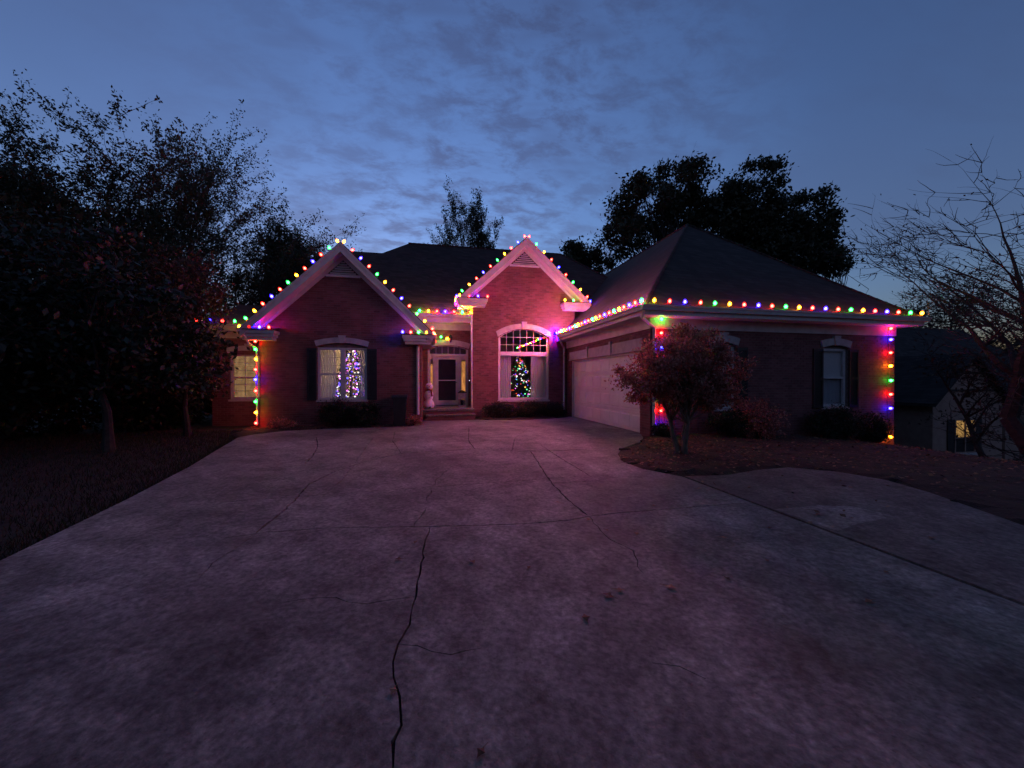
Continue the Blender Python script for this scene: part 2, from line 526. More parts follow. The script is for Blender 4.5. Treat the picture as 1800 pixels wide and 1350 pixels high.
def thing(name, loc, label, cat, group=None):
    o = bpy.data.objects.new(name, None)
    COL.objects.link(o)
    o.location = loc; o.empty_display_size = 0.2
    return tag(o, label, cat, group)


def part(name, mb, m, parent, smooth=False, kind=None):
    """mb holds world coordinates"""
    return tag(link(name, mb.mesh(name, m, smooth), parent), kind=kind)


def single(name, mb, m, base, label, cat, group=None, smooth=False, kind=None):
    mb.v = [(x - base[0], y - base[1], z - base[2]) for x, y, z in mb.v]
    return tag(link(name, mb.mesh(name, m, smooth), None, base), label, cat, group, kind)


# ------------------------------------------------------------------ terrain
def ground_z(x, y):
    t = max(0.0, x - 7.5)
    drop = 0.0125 * min(t, 8) ** 2 + 0.2 * max(0.0, min(t, 18) - 8)
    if y < 3: drop *= max(0.0, 1 + (y - 3) / 30)
    return -0.045 - drop


def grid_axis(lo, hi, dense_lo, dense_hi, step):
    a = list(np.arange(dense_lo, dense_hi, step))
    x = dense_lo; s = step
    left = []
    while x > lo: s *= 1.35; x -= s; left.append(max(x, lo))
    x = dense_hi; s = step
    right = [dense_hi]
    while x < hi: s *= 1.35; x += s; right.append(min(x, hi))
    return left[::-1] + a + right


def build_ground():
    xs, ys = grid_axis(-600, 600, -14, 40, 0.9), grid_axis(-300, 900, -6, 30, 0.9)
    mb = MB()
    mb.v = [(x, y, ground_z(x, y)) for y in ys for x in xs]
    w = len(xs)
    mb.f = [(j * w + i, j * w + i + 1, (j + 1) * w + i + 1, (j + 1) * w + i) for j in range(len(ys) - 1) for i in range(w - 1)]
    tag(link('ground', mb.mesh('ground', 'soil', True)), 'dark lawn and earth round the house and driveway', kind='structure')


build_ground()


# ------------------------------------------------------------------ driveway: slabs parted by cracks and joints
def cdt(outline, cuts):
    vs, faces = [], []
    for poly in [outline] + cuts:
        if sum(p[0] * q[1] - q[0] * p[1] for p, q in zip(poly, list(poly[1:]) + [poly[0]])) < 0: poly = list(poly)[::-1]
        faces.append(list(range(len(vs), len(vs) + len(poly))))
        vs += [Vector((p[0], p[1])) for p in poly]
    ov, oe, of, _, _, src = delaunay_2d_cdt(vs, [], faces, 1, 1e-4)
    keep = [f for f, o in zip(of, src) if 0 in o and len(o) == 1]
    cut = [f for f, o in zip(of, src) if 0 in o and len(o) > 1]
    return [(v.x, v.y) for v in ov], [tuple(f) for f in keep], [tuple(f) for f in cut]


def ribbon(px_pts, width, wob=0.012, world=False, taper=True):
    """short overlapping quads along a jagged line on the ground"""
    pts = [p if world else onG(*p) for p in px_pts]
    fine = [pts[0]]
    for a, b in zip(pts, pts[1:]):
        L_ = math.dist(a, b); k = max(1, int(L_ / 0.09))
        for i in range(1, k + 1):
            t = i / k
            fine.append((a[0] + (b[0] - a[0]) * t + random.uniform(-wob, wob), a[1] + (b[1] - a[1]) * t + random.uniform(-wob, wob)))
    out = []
    n = len(fine) - 1
    ws = [width * random.uniform(0.35, 1.05) for _ in fine]
    if taper: ws[0] *= 0.4; ws[-1] *= 0.4
    for i in range(n):
        a, b = Vector(fine[i]), Vector(fine[i + 1])
        d = (b - a)
        if d.length < 1e-4: continue
        d.normalize(); nrm = Vector((-d.y, d.x))
        a, b = a - d * 0.006, b + d * 0.006
        out.append([tuple(a - nrm * ws[i] / 2), tuple(b - nrm * ws[i + 1] / 2), tuple(b + nrm * ws[i + 1] / 2), tuple(a + nrm * ws[i] / 2)])
    return out


def slabs(parent, outline, cuts, ztop, depth, m):
    vs, keep, cut = cdt(outline, cuts)
    par = list(range(len(keep)))

    def find(i):
        while par[i] != i: par[i] = par[par[i]]; i = par[i]
        return i
    edge = {}
    for i, f in enumerate(keep):
        for a, b in zip(f, f[1:] + f[:1]):
            k = (min(a, b), max(a, b))
            if k in edge: par[find(i)] = find(edge[k][0]); edge[k].append(i)
            else: edge[k] = [i]
    comp = {}
    for i in range(len(keep)): comp.setdefault(find(i), []).append(i)
    small = []
    groups = []
    for ids in comp.values():
        area = 0
        for i in ids:
            f = keep[i]
            for a, b, c in ((f[0], f[k], f[k + 1]) for k in range(1, len(f) - 1)):
                area += abs((vs[b][0] - vs[a][0]) * (vs[c][1] - vs[a][1]) - (vs[c][0] - vs[a][0]) * (vs[b][1] - vs[a][1])) / 2
        (groups.append(ids) if area > 0.25 else small.extend(ids))
    if small: groups.append(small)
    for ids in groups:
        mb = MB(); idx = {}
        for i in ids:
            f = keep[i]
            for k in f:
                if k not in idx: idx[k] = len(mb.v); mb.v.append((vs[k][0], vs[k][1], ztop))
            mb.f.append(tuple(idx[k] for k in f))
            for a, b in zip(f, f[1:] + f[:1]):
                if len(edge[(min(a, b), max(a, b))]) == 1:
                    mb.poly([(vs[a][0], vs[a][1], ztop), (vs[a][0], vs[a][1], ztop - depth), (vs[b][0], vs[b][1], ztop - depth), (vs[b][0], vs[b][1], ztop)])
        part('slab', mb, m, parent)


def build_driveway():
    drive = bpy.data.objects.new('driveway', None); COL.objects.link(drive)
    drive.location = (0, 6, 0); tag(drive, 'cracked grey concrete driveway in front of the brick house', kind='structure')
    outline = [(-3.3, -7), (-3.42, 0), (-3.52, 4.04), (-3.77, 5.78), (-4.14, 7.79), (-4.55, 9.5), (-4.84, 10.8), (-5.02, 11.5), (-4.85, 12.1),
               (-4.3, 12.75), (-3.2, 13.05), (-1.8, 13.1), (-0.62, 13.2), (-0.5, 14.5), (-0.45, 14.92), (1.78, 14.92), (2.3, 14.62),
               (3.5, 14.55), (4.7, 14.65), (5.4, 15.05), (5.83, 15.5), (5.83, 9.86), (5.5, 9.2), (5.0, 8.55), (4.2, 7.9), (3.78, 7.3),
               (3.52, 6.6), (3.55, 5.95), (3.875, 5.35), (3.875, -7)]
    cr = []
    cr += ribbon([(556, 768), (558, 785), (550, 800), (535, 816)], 0.030)
    cr += ribbon([(834, 789), (770, 793), (705, 797), (640, 812), (590, 828), (545, 850), (535, 858), (520, 877), (495, 900), (470, 920), (447, 940)], 0.036)
    cr += ribbon([(395, 946), (430, 941), (470, 936), (580, 928), (750, 926), (900, 922), (1000, 915), (1035, 908), (1100, 901), (1200, 893), (1300, 885)], 0.020)
    cr += ribbon([(755, 928), (745, 965), (738, 1000), (732, 1050), (718, 1100), (700, 1135), (690, 1165), (694, 1195), (704, 1230), (700, 1275), (690, 1310), (684, 1350), (680, 1420)], 0.019, 0.013)
    cr += ribbon([(748, 895), (735, 912), (725, 925)], 0.026)
    cr += ribbon([(824, 752), (823, 775), (834, 789)], 0.030)
    cr += ribbon([(834, 789), (900, 793), (990, 792), (1070, 787)], 0.030)
    cr += ribbon([(933, 793), (950, 820), (970, 850), (1000, 880), (1033, 906)], 0.028)
    cr += ribbon([(950, 782), (985, 805), (1040, 838)], 0.018)
    cr += ribbon([(822, 812), (790, 822), (768, 842), (758, 862), (750, 880)], 0.014, 0.02)
    cr += ribbon([(625, 815), (600, 845), (570, 868)], 0.014)
    cr += ribbon([(655, 770), (640, 790), (625, 812)], 0.016)
    cr += ribbon([(1240, 1195), (1200, 1175), (1150, 1170)], 0.012)
    cr += ribbon([(447, 940), (415, 965), (372, 990), (345, 1020)], 0.014)
    cr += ribbon([(732, 1050), (640, 1062), (560, 1050), (500, 1058)], 0.008, 0.02)
    cr += ribbon([(700, 1135), (790, 1150), (850, 1140)], 0.007, 0.02)
    cr += ribbon([(535, 858), (470, 866), (430, 880)], 0.014)
    cr += ribbon([(970, 850), (1050, 845), (1120, 852)], 0.014)
    cr += ribbon([(705, 797), (690, 775), (694, 758)], 0.018)
    cr += ribbon([(900, 793), (905, 770), (930, 752)], 0.018)
    cr += ribbon([(1035, 908), (1060, 940), (1110, 968), (1130, 1010)], 0.012, 0.02)
    # tooled joints, straight and narrow
    for a, b in (((385, 883), (1010, 838)), ((385, 829), (640, 811))):
        cr += ribbon([a, b], 0.014, 0.004, taper=False)
    slabs(drive, outline, cr, 0.0, 0.06, 'concrete')
    pad = [(3.893, -7), (3.893, 5.32), (4.6, 5.25), (5.4, 5.45), (6.05, 5.5), (6.55, 5.05), (6.72, 4.5), (6.55, 3.9), (6.25, 3.3), (5.95, 2.7), (5.75, 1), (5.7, -7)]
    pale = [onG(1368, 897), (4.25, 4.52), onG(1440, 890), onG(1500, 893), onG(1545, 903), onG(1555, 915), onG(1500, 925), onG(1465, 936)]
    pale = [onG(1362, 897), onG(1440, 890), onG(1500, 892), onG(1548, 903), onG(1560, 913), onG(1510, 923), onG(1474, 936)]
    cuts = ribbon([(3.905, 1.4), (5.7, 1.55)], 0.015, 0.004, world=True, taper=False)
    slabs(drive, pad, cuts + [pale], 0.012, 0.07, 'pad_concrete')
    mb = MB().prism([(x, y, 0.011) for x, y in pale], (0, 0, -0.05))
    part('slab', mb, 'pale_concrete', drive)
    # dirt that lies in the joints
    mb = MB().prism([(x, y, -0.022) for x, y in outline], (0, 0, -0.02))
    mb.prism([(x, y, -0.018) for x, y in pad], (0, 0, -0.02))
    mb.box(3.86, 3.91, -7, 5.33, -0.05, -0.02)
    part('joint_dirt', mb, 'crack_dirt', drive)


build_driveway()


def build_bed():
    """mulch along the garage front, round the small tree and beneath the front windows"""
    for nm, lab, poly in (
            ('mulch_bed', 'leaf strewn mulch bed in front of the garage wing',
             [(5.83, 9.43), (5.5, 9.2), (5.0, 8.55), (4.2, 7.9), (3.78, 7.3), (3.52, 6.6), (3.55, 5.95), (3.87, 5.36), (4.6, 5.25), (5.4, 5.45), (6.05, 5.5),
              (6.55, 5.05), (6.72, 4.5), (6.55, 3.9), (6.25, 3.3), (5.95, 2.7), (5.75, 1), (5.7, -3), (14, -3), (17, 2.5), (19, 6), (18, 9), (15.2, 10.6), (14.5, 9.43)]),
            ('front_bed', 'narrow earth bed below the gabled wing window',
             [(-5.5, 13.85), (-5.7, 12.6), (-5.02, 11.5), (-4.85, 12.1), (-4.3, 12.75), (-3.2, 13.05), (-1.8, 13.1), (-0.62, 13.2), (-0.5, 13.85)]),
            ('window_bed', 'earth bed below the arched window',
             [(1.78, 15.98), (1.78, 14.92), (2.3, 14.62), (3.5, 14.55), (4.7, 14.65), (5.4, 15.05), (5.83, 15.5), (5.83, 15.98)])):
        rough = []
        for (ax_, ay_), (bx_, by_) in zip(poly, poly[1:] + poly[:1]):
            k_n = max(1, int(math.dist((ax_, ay_), (bx_, by_)) / 0.13))
            for q_ in range(k_n):
                t_ = q_ / k_n
                jx, jy = (random.gauss(0, 0.05), random.gauss(0, 0.05)) if ay_ < 9.3 or nm != 'mulch_bed' else (0, 0)
                rough.append((ax_ + (bx_ - ax_) * t_ + jx, ay_ + (by_ - ay_) * t_ + jy))
        poly = rough
        x0, x1 = min(p[0] for p in poly), max(p[0] for p in poly); y0, y1 = min(p[1] for p in poly), max(p[1] for p in poly)
        vs, keep, _ = cdt(poly, [])
        # refine by adding inner points
        inner = []
        s = 0.28
        for i in range(int((x1 - x0) / s)):
            for j in range(int((y1 - y0) / s)):
                inner.append((x0 + (i + random.random()) * s, y0 + (j + random.random()) * s))
        vv = [Vector(p) for p in poly] + [Vector(p) for p in inner]
        ov, oe, of, _, _, src = delaunay_2d_cdt(vv, [], [list(range(len(poly)))], 1, 1e-4)
        mb = MB()
        mb.v = [(v.x, v.y, ground_z(v.x, v.y) + (0.030 if q_ < len(poly) else 0.062 + random.uniform(0, 0.04))) for q_, v in enumerate(ov)]
        mb.f = [tuple(f) for f, o in zip(of, src) if o]
        tag(link(nm, mb.mesh(nm, 'mulch')), lab, kind='structure')


build_bed()

# ------------------------------------------------------------------ the brick house
HOUSE = thing('brick_house', (2.0, 14.0, 0), 'brick house with two gables, hipped roof and an attached garage wing', 'house')
NB = 0


class Fac:
    """a wall face: u runs along it, d is the distance out of it"""
    def __init__(s, o, u, n): s.o, s.u, s.n = Vector(o), Vector(u), Vector(n)

    def P(s, u, z, d=0.0):
        return tuple(s.o + s.u * u + s.n * d + Vector((0, 0, z)))

    def bar(s, mb, u0, u1, z0, z1, d0, d1):
        n = len(mb.v)
        mb.v += [s.P(u, z, d) for d in (d0, d1) for u, z in ((u0, z0), (u1, z0), (u1, z1), (u0, z1))]
        mb.f += [tuple(n + i for i in q) for q in ((0, 3, 2, 1), (4, 5, 6, 7), (0, 1, 5, 4), (1, 2, 6, 5), (2, 3, 7, 6), (3, 0, 4, 7))]
        return mb

    def ext(s, mb, pts, d0, d1):
        a = [s.P(u, z, d0) for u, z in pts]
        off = s.n * (d1 - d0)
        return mb.prism(a, tuple(off))


def front(Y): return Fac((0, Y, 0), (1, 0, 0), (0, -1, 0))


F_GAB1, F_GAB2, F_ENTRY, F_EXT, F_GAR = front(13.85), front(16.0), front(16.8), front(15.0), front(9.44)
F_SIDE = Fac((5.85, 0, 0), (0, 1, 0), (-1, 0, 0))        # garage door wall, u = Y
F_G2L = Fac((1.73, 0, 0), (0, 1, 0), (-1, 0, 0))
F_G1R = Fac((-0.30, 0, 0), (0, 1, 0), (1, 0, 0))


def span(poly, z):
    xs = []
    for (x0, z0), (x1, z1) in zip(poly, poly[1:] + poly[:1]):
        if (z0 - z) * (z1 - z) < 0: xs.append(x0 + (x1 - x0) * (z - z0) / (z1 - z0))
    xs.sort()
    return list(zip(xs[::2], xs[1::2]))


BRICK_L, BRICK_H, JOINT = 0.200, 0.064, 0.010


def lay_bricks(fac, outline, holes, single_if=None):
    """running bond; returns the joined mesh and the list of bricks to place one by one"""
    mb = MB(); ones = []
    z = min(p[1] for p in outline) + 0.005
    top = max(p[1] for p in outline)
    row = 0
    while z + BRICK_H < top:
        zc = z + BRICK_H / 2
        iv = span(outline, zc)
        for h in holes:
            cut = span(h, zc)
            for c0, c1 in cut:
                nx = []
                for a, b in iv:
                    if c1 <= a or c0 >= b: nx.append((a, b)); continue
                    if c0 > a: nx.append((a, c0))
                    if c1 < b: nx.append((c1, b))
                iv = nx
        for a, b in iv:
            start = math.floor(a / (BRICK_L + JOINT)) * (BRICK_L + JOINT) - (row % 2) * (BRICK_L + JOINT) / 2
            x = start
            while x < b:
                u0, u1 = max(x, a), min(x + BRICK_L, b)
                if u1 - u0 > 0.03:
                    if single_if and u1 - u0 > 0.19 and single_if(u0, zc): ones.append((u0, u1, z))
                    else:
                        d = random.uniform(-0.002, 0.003)
                        n = len(mb.v)
                        mb.v += [fac.P(u, zz, dd) for dd in (-0.02, d) for u, zz in ((u0, z), (u1, z), (u1, z + BRICK_H), (u0, z + BRICK_H))]
                        mb.f += [tuple(n + i for i in q) for q in ((4, 5, 6, 7), (0, 1, 5, 4), (1, 2, 6, 5), (2, 3, 7, 6), (3, 0, 4, 7))]
                x += BRICK_L + JOINT
        z += BRICK_H + JOINT; row += 1
    return mb, ones


def wall(fac, outline, holes, thick=0.2, single_if=None, bricks=True):
    vs, keep, cut = cdt(outline, holes)
    mb = MB()
    cnt = {}
    for f in keep:
        for a, b in zip(f, f[1:] + f[:1]): cnt[(min(a, b), max(a, b))] = cnt.get((min(a, b), max(a, b)), 0) + 1
    for f in keep:
        mb.poly([fac.P(*vs[k], -0.010) for k in f]); mb.poly([fac.P(*vs[k], -thick) for k in f][::-1])
        for a, b in zip(f, f[1:] + f[:1]):
            if cnt[(min(a, b), max(a, b))] == 1:
                mb.poly([fac.P(*vs[a], -0.010), fac.P(*vs[b], -0.010), fac.P(*vs[b], -thick), fac.P(*vs[a], -thick)])
    w = part('wall', mb, 'mortar', HOUSE)
    if not bricks: return w
    bm, ones = lay_bricks(fac, outline, holes, single_if)
    part('brickwork', bm, 'brick', w, kind='stuff')
    if ones:
        c = MB()
        c.box(0, BRICK_L, -0.022, 0, 0, BRICK_H)
        me = c.mesh('brick', 'brick')
        rz = math.atan2(fac.u.y, fac.u.x)
        flip = fac.n.x < -0.5
        for u0, u1, z in ones:
            b = link('brick', me, w)
            b.location = fac.P(u0 if not flip else u1, z, 0.002 + random.uniform(-0.002, 0.003))
            b.rotation_euler = (0, 0, 0 if not flip else -math.pi / 2)
            # local y points back into the wall
            b.scale = (1, -1, 1)
    return w


def arc(u0, u1, zs, rise, n=14):
    """points of a segmental arch from (u0, zs) to (u1, zs)"""
    h = (u1 - u0) / 2; c = (u0 + u1) / 2
    if rise <= 0: return [(u0, zs), (u1, zs)]
    rad = (h * h + rise * rise) / (2 * rise)
    a0 = math.asin(min(1, h / rad))
    return [(c + rad * math.sin(-a0 + 2 * a0 * i / n), zs + rise - rad + rad * math.cos(-a0 + 2 * a0 * i / n)) for i in range(n + 1)]


def band(fac, mb, inner, outer, d0, d1):
    for (a, b), (c, d) in zip(zip(inner, inner[1:]), zip(outer, outer[1:])):
        fac.ext(mb, [a, b, d, c], d0, d1)
    return mb


def lintel(fac, u0, u1, zs, rise, thick, flare=0.10, proud=0.05, key=True):
    inner = arc(u0, u1, zs, rise); outer = arc(u0 - flare, u1 + flare, zs + thick * 0.85, rise)
    outer = [(p[0], p[1]) for p in outer]
    mb = band(fac, MB(), inner, outer, -0.06, proud)
    l_ = part('lintel', mb, 'cast_stone', HOUSE)
    if key:
        c = (u0 + u1) / 2; k = 0.10
        mb = MB(); zt = zs + rise
        fac.ext(mb, [(c - k * 0.8, zt - 0.012), (c + k * 0.8, zt - 0.012), (c + k * 1.2, zt + thick * 1.16), (c - k * 1.2, zt + thick * 1.16)], 0.0, proud + 0.03)
        part('keystone', mb, 'cast_stone', l_)
    return l_


def shutter(fac, u0, u1, z0, z1):
    mb = MB(); t = 0.05
    fac.bar(mb, u0, u0 + t, z0, z1, 0.004, 0.045); fac.bar(mb, u1 - t, u1, z0, z1, 0.004, 0.045)
    zm = (z0 + z1) / 2
    for a in (z0, zm - 0.04, z1 - 0.08): fac.bar(mb, u0 + t, u1 - t, a, a + 0.08, 0.004, 0.043)
    fac.bar(mb, u0 + t, u1 - t, z0 + 0.08, z1 - 0.08, 0.004, 0.012)
    s = part('shutter', mb, 'shutter_paint', HOUSE)
    sl = MB()
    for lo, hi in ((z0 + 0.08, zm - 0.04), (zm + 0.04, z1 - 0.08)):
        z = lo + 0.02
        while z < hi - 0.03:
            n = [(0, 0.014), (0, 0.018), (0, 0.04)]
            fac.bar(sl, u0 + t, u1 - t, z, z + 0.022, 0.016, 0.034); z += 0.045
    part('louvre', sl, 'shutter_paint', s, kind='stuff')


def window(fac, u0, u1, z0, z1, lights, glass='glass', rise=0.0, depth=0.10, fr=0.05, sill=True, muntin=0.018):
    """lights: list of (u0, u1, z0, z1, cols, rows) glazed openings in fractions of the frame"""
    mb = MB()
    d0, d1 = -depth - 0.05, -depth + 0.03
    fac.bar(mb, u0, u0 + fr, z0, z1, d0, d1); fac.bar(mb, u1 - fr, u1, z0, z1, d0, d1)
    fac.bar(mb, u0 + fr, u1 - fr, z0, z0 + fr, d0, d1)
    if rise: band(fac, mb, arc(u0 + fr, u1 - fr, z1 - 0.0, rise - 0.0), arc(u0, u1, z1 + fr * 0.8, rise + 0.01), d0, d1)
    else: fac.bar(mb, u0 + fr, u1 - fr, z1 - fr, z1, d0, d1)
    w = part('window', mb, 'white_trim', HOUSE)
    for a0, a1, b0, b1, cols, rows, kind in lights:
        zt = b1 + (rise if kind == 'arch' else 0)
        sash = MB(); s = 0.03
        fac.bar(sash, a0, a0 + s, b0, b1, d0 + 0.005, d1 - 0.01); fac.bar(sash, a1 - s, a1, b0, b1, d0 + 0.005, d1 - 0.01)
        fac.bar(sash, a0 + s, a1 - s, b0, b0 + s, d0 + 0.005, d1 - 0.01)
        if kind != 'arch': fac.bar(sash, a0 + s, a1 - s, b1 - s, b1, d0 + 0.005, d1 - 0.01)
        part('sash', sash, 'white_trim', w)
        g = MB(); dg = -depth - 0.02
        if kind == 'arch': fac.ext(g, [(a0, b0), (a1, b0)] + arc(a0, a1, b1, rise)[::-1], dg - 0.002, dg + 0.002)
        else: fac.bar(g, a0 + 0.01, a1 - 0.01, b0 + 0.01, b1 - 0.01, dg - 0.002, dg + 0.002)
        part('pane', g, glass, w)
        for i in range(1, cols):
            u = a0 + (a1 - a0) * i / cols
            zz = b1
            if kind == 'arch':
                h = (a1 - a0) / 2; rad = (h * h + rise * rise) / (2 * rise); c = (a0 + a1) / 2
                zz = b1 + rise - rad + math.sqrt(max(0, rad * rad - (u - c) ** 2)) - 0.01
            part('muntin', fac.bar(MB(), u - muntin / 2, u + muntin / 2, b0, zz, dg + 0.004, dg + 0.018), 'white_trim', w)
        for j in range(1, rows):
            z = b0 + (zt - b0) * j / rows
            ua, ub = a0, a1
            if kind == 'arch' and z > b1:
                h = (a1 - a0) / 2; rad = (h * h + rise * rise) / (2 * rise)
                k = math.sqrt(max(0, rad * rad - (z - (b1 + rise - rad)) ** 2)); c = (a0 + a1) / 2
                ua, ub = c - k, c + k
            part('muntin', fac.bar(MB(), ua, ub, z - muntin / 2, z + muntin / 2, dg + 0.003, dg + 0.016), 'white_trim', w)
    if sill:
        part('sill', fac.bar(MB(), u0 - 0.04, u1 + 0.04, z0 - 0.07, z0 - 0.002, -depth - 0.05, 0.035), 'cast_stone', w)
    return w


def room(x0, x1, y0, y1, z0, z1, m, floor='wood_floor'):
    """inside of a room behind a window, open to the front"""
    mb = MB()
    t = 0.05
    mb.box(x0 - t, x1 + t, y1, y1 + t, z0 - t, z1 + t)
    mb.box(x0 - t, x0, y0, y1, z0 - t, z1 + t); mb.box(x1, x1 + t, y0, y1, z0 - t, z1 + t)
    mb.box(x0, x1, y0, y1, z1, z1 + t)
    w = part('interior_wall', mb, m, HOUSE)
    part('interior_floor', MB().box(x0, x1, y0, y1, z0 - t, z0), floor, w)
    return w


def curtain(name, u0, u1, z0, z1, y, label, group, folds=9, m='sheer', gather=0.0):
    """hanging cloth with folds, in the plane of y"""
    mb = MB(); n, k = folds * 6, 7
    for j in range(k + 1):
        tz = j / k
        for i in range(n + 1):
            t = i / n
            pinch = 1 - gather * math.sin(tz * math.pi) * 0.5
            x = u0 + (u1 - u0) * t * pinch
            mb.v.append((x, y + 0.022 * math.sin(t * folds * 2 * math.pi + 0.6 * math.sin(tz * 3)) * (1.1 - 0.5 * tz) + 0.008 * math.sin(t * 17 + tz * 4), z0 + (z1 - z0) * tz))
    for j in range(k):
        for i in range(n):
            a = j * (n + 1) + i
            mb.f.append((a, a + 1, a + n + 2, a + n + 1))
    return single(name, mb, m, ((u0 + u1) / 2, y, z0), label, 'curtain', group, smooth=True)


# ---- roof geometry
G1_C, G1_H, G1_E, G1_P, G1_Y = -2.85, 2.95, 3.15, 6.03, 13.40     # centre, half span, eave z, peak z, front edge
G2_C, G2_H, G2_E, G2_P, G2_Y = 3.95, 2.82, 4.90, 7.50, 15.55


def gable_outline(c, h, e, p, x0, x1, z0, drop):
    s = (p - e) / h
    zr = lambda x: p - s * abs(x - c) - drop
    return [(x0, z0), (x1, z0), (x1, zr(x1)), (c, p - drop), (x0, zr(x0))]


# left gabled wing
wl0, wz0 = onY(558, 705, 13.85); wl1, wz1 = onY(645, 612, 13.85)
wz0, wz1 = 0.88, 2.63
W1 = (wl0, wl1, wz0, wz1)
hole1 = [(wl0, wz0), (wl1, wz0), (wl1, wz1 + 0.02)] + arc(wl0, wl1, wz1 + 0.02, 0.13)[::-1][1:]
vent1 = [(G1_C - 0.36, 5.28), (G1_C + 0.36, 5.28), (G1_C, 5.63)]
wall(F_GAB1, gable_outline(G1_C, G1_H, G1_E, G1_P, -5.40, -0.30, -0.3, 0.14), [hole1])
part('wall_filler', F_GAB1.ext(MB(), [(wl0, wz1)] + [(wl1, wz1)] + arc(wl0, wl1, wz1 + 0.02, 0.13)[::-1], -0.15, -0.07), 'mortar', HOUSE)
lintel(F_GAB1, wl0 - 0.03, wl1 + 0.03, wz1 + 0.03, 0.13, 0.21, 0.05)
um = (wl0 + wl1) / 2
zm = wz0 + (wz1 - wz0) * 0.49
window(F_GAB1, wl0, wl1, wz0, wz1, [
    (wl0 + 0.05, um - 0.05, zm, wz1 - 0.05, 3, 3, 'sash'), (um + 0.05, wl1 - 0.05, zm, wz1 - 0.05, 3, 3, 'sash'),
    (wl0 + 0.05, um - 0.05, wz0 + 0.05, zm, 3, 2, 'sash'), (um + 0.05, wl1 - 0.05, wz0 + 0.05, zm, 3, 2, 'sash')])
part('mullion', F_GAB1.bar(MB(), um - 0.052, um + 0.052, wz0 + 0.051, wz1 - 0.051, -0.152, -0.066), 'white_trim', HOUSE)
for px0, px1 in ((540, 557), (646, 663)):
    a, b = onY(px0, 650, 13.85)[0], onY(px1, 650, 13.85)[0]
    shutter(F_GAB1, a, b, wz0 - 0.02, wz1 - 0.03)

# extension wing
ex0, ex1 = onY(404, 650, 15.0)[0], -5.52
ez0, ez1 = onY(420, 702, 15)[1], onY(420, 622, 15)[1]
wall(F_EXT, [(-7.3, -0.4), (-5.41, -0.4), (-5.41, 3.2), (-7.3, 3.2)], [[(ex0, ez0), (ex1, ez0), (ex1, ez1), (ex0, ez1)]])
em = ez0 + (ez1 - ez0) * 0.48
window(F_EXT, ex0, ex1, ez0, ez1, [(ex0 + 0.05, ex1 - 0.05, em, ez1 - 0.05, 3, 3, 'sash'), (ex0 + 0.05, ex1 - 0.05, ez0 + 0.05, em, 3, 3, 'sash')])
lintel(F_EXT, ex0 - 0.05, ex1 + 0.0, ez1 + 0.02, 0.10, 0.2, 0.05)

# gable with the arched window
ax0, ax1 = onY(876, 640, 16.0)[0], onY(965, 640, 16.0)[0]
az0 = onY(920, 703, 16.0)[1]
azs, arise = onY(920, 594, 16.0)[1], 0.36
hole2 = [(ax0, az0), (ax1, az0)] + arc(ax0, ax1, azs, arise)[::-1]
wall(F_GAB2, gable_outline(G2_C, G2_H, G2_E, G2_P, 1.73, 6.17, -0.3, 0.14), [hole2])
lintel(F_GAB2, ax0 - 0.02, ax1 + 0.02, azs + 0.02, arise, 0.26, 0.09)
zt = onY(920, 622, 16.0)[1]
window(F_GAB2, ax0, ax1, az0, azs, [(ax0 + 0.07, ax1 - 0.07, zt + 0.06, azs, 7, 3, 'arch'), (ax0 + 0.07, ax1 - 0.07, az0 + 0.07, zt - 0.06, 1, 1, 'sash')],
       rise=arise, fr=0.07)
part('transom_bar', F_GAB2.bar(MB(), ax0 + 0.071, ax1 - 0.071, zt - 0.062, zt + 0.062, -0.152, -0.05), 'white_trim', HOUSE)

# entry wall and door
dx0, dx1 = onY(752, 650, 16.8)[0], onY(823, 650, 16.8)[0]
DZ = 0.44
dzs = onY(787, 622, 16.8)[1]         # underside of the transom
drise = 0.16
dza = onY(787, 614, 16.8)[1]
hole3 = [(dx0, DZ), (dx1, DZ)] + arc(dx0, dx1, dza, drise)[::-1]
wall(F_ENTRY, [(-0.30, -0.3), (1.73, -0.3), (1.73, 4.05), (-0.30, 4.05)], [hole3])
lintel(F_ENTRY, dx0 - 0.02, dx1 + 0.02, dza + 0.02, drise, 0.27, 0.07)
wall(F_G2L, [(16.012, -0.3), (16.79, -0.3), (16.79, 4.8), (16.012, 4.8)], [])
wall(F_G1R, [(13.862, -0.3), (16.79, -0.3), (16.79, 3.3), (13.862, 3.3)], [])


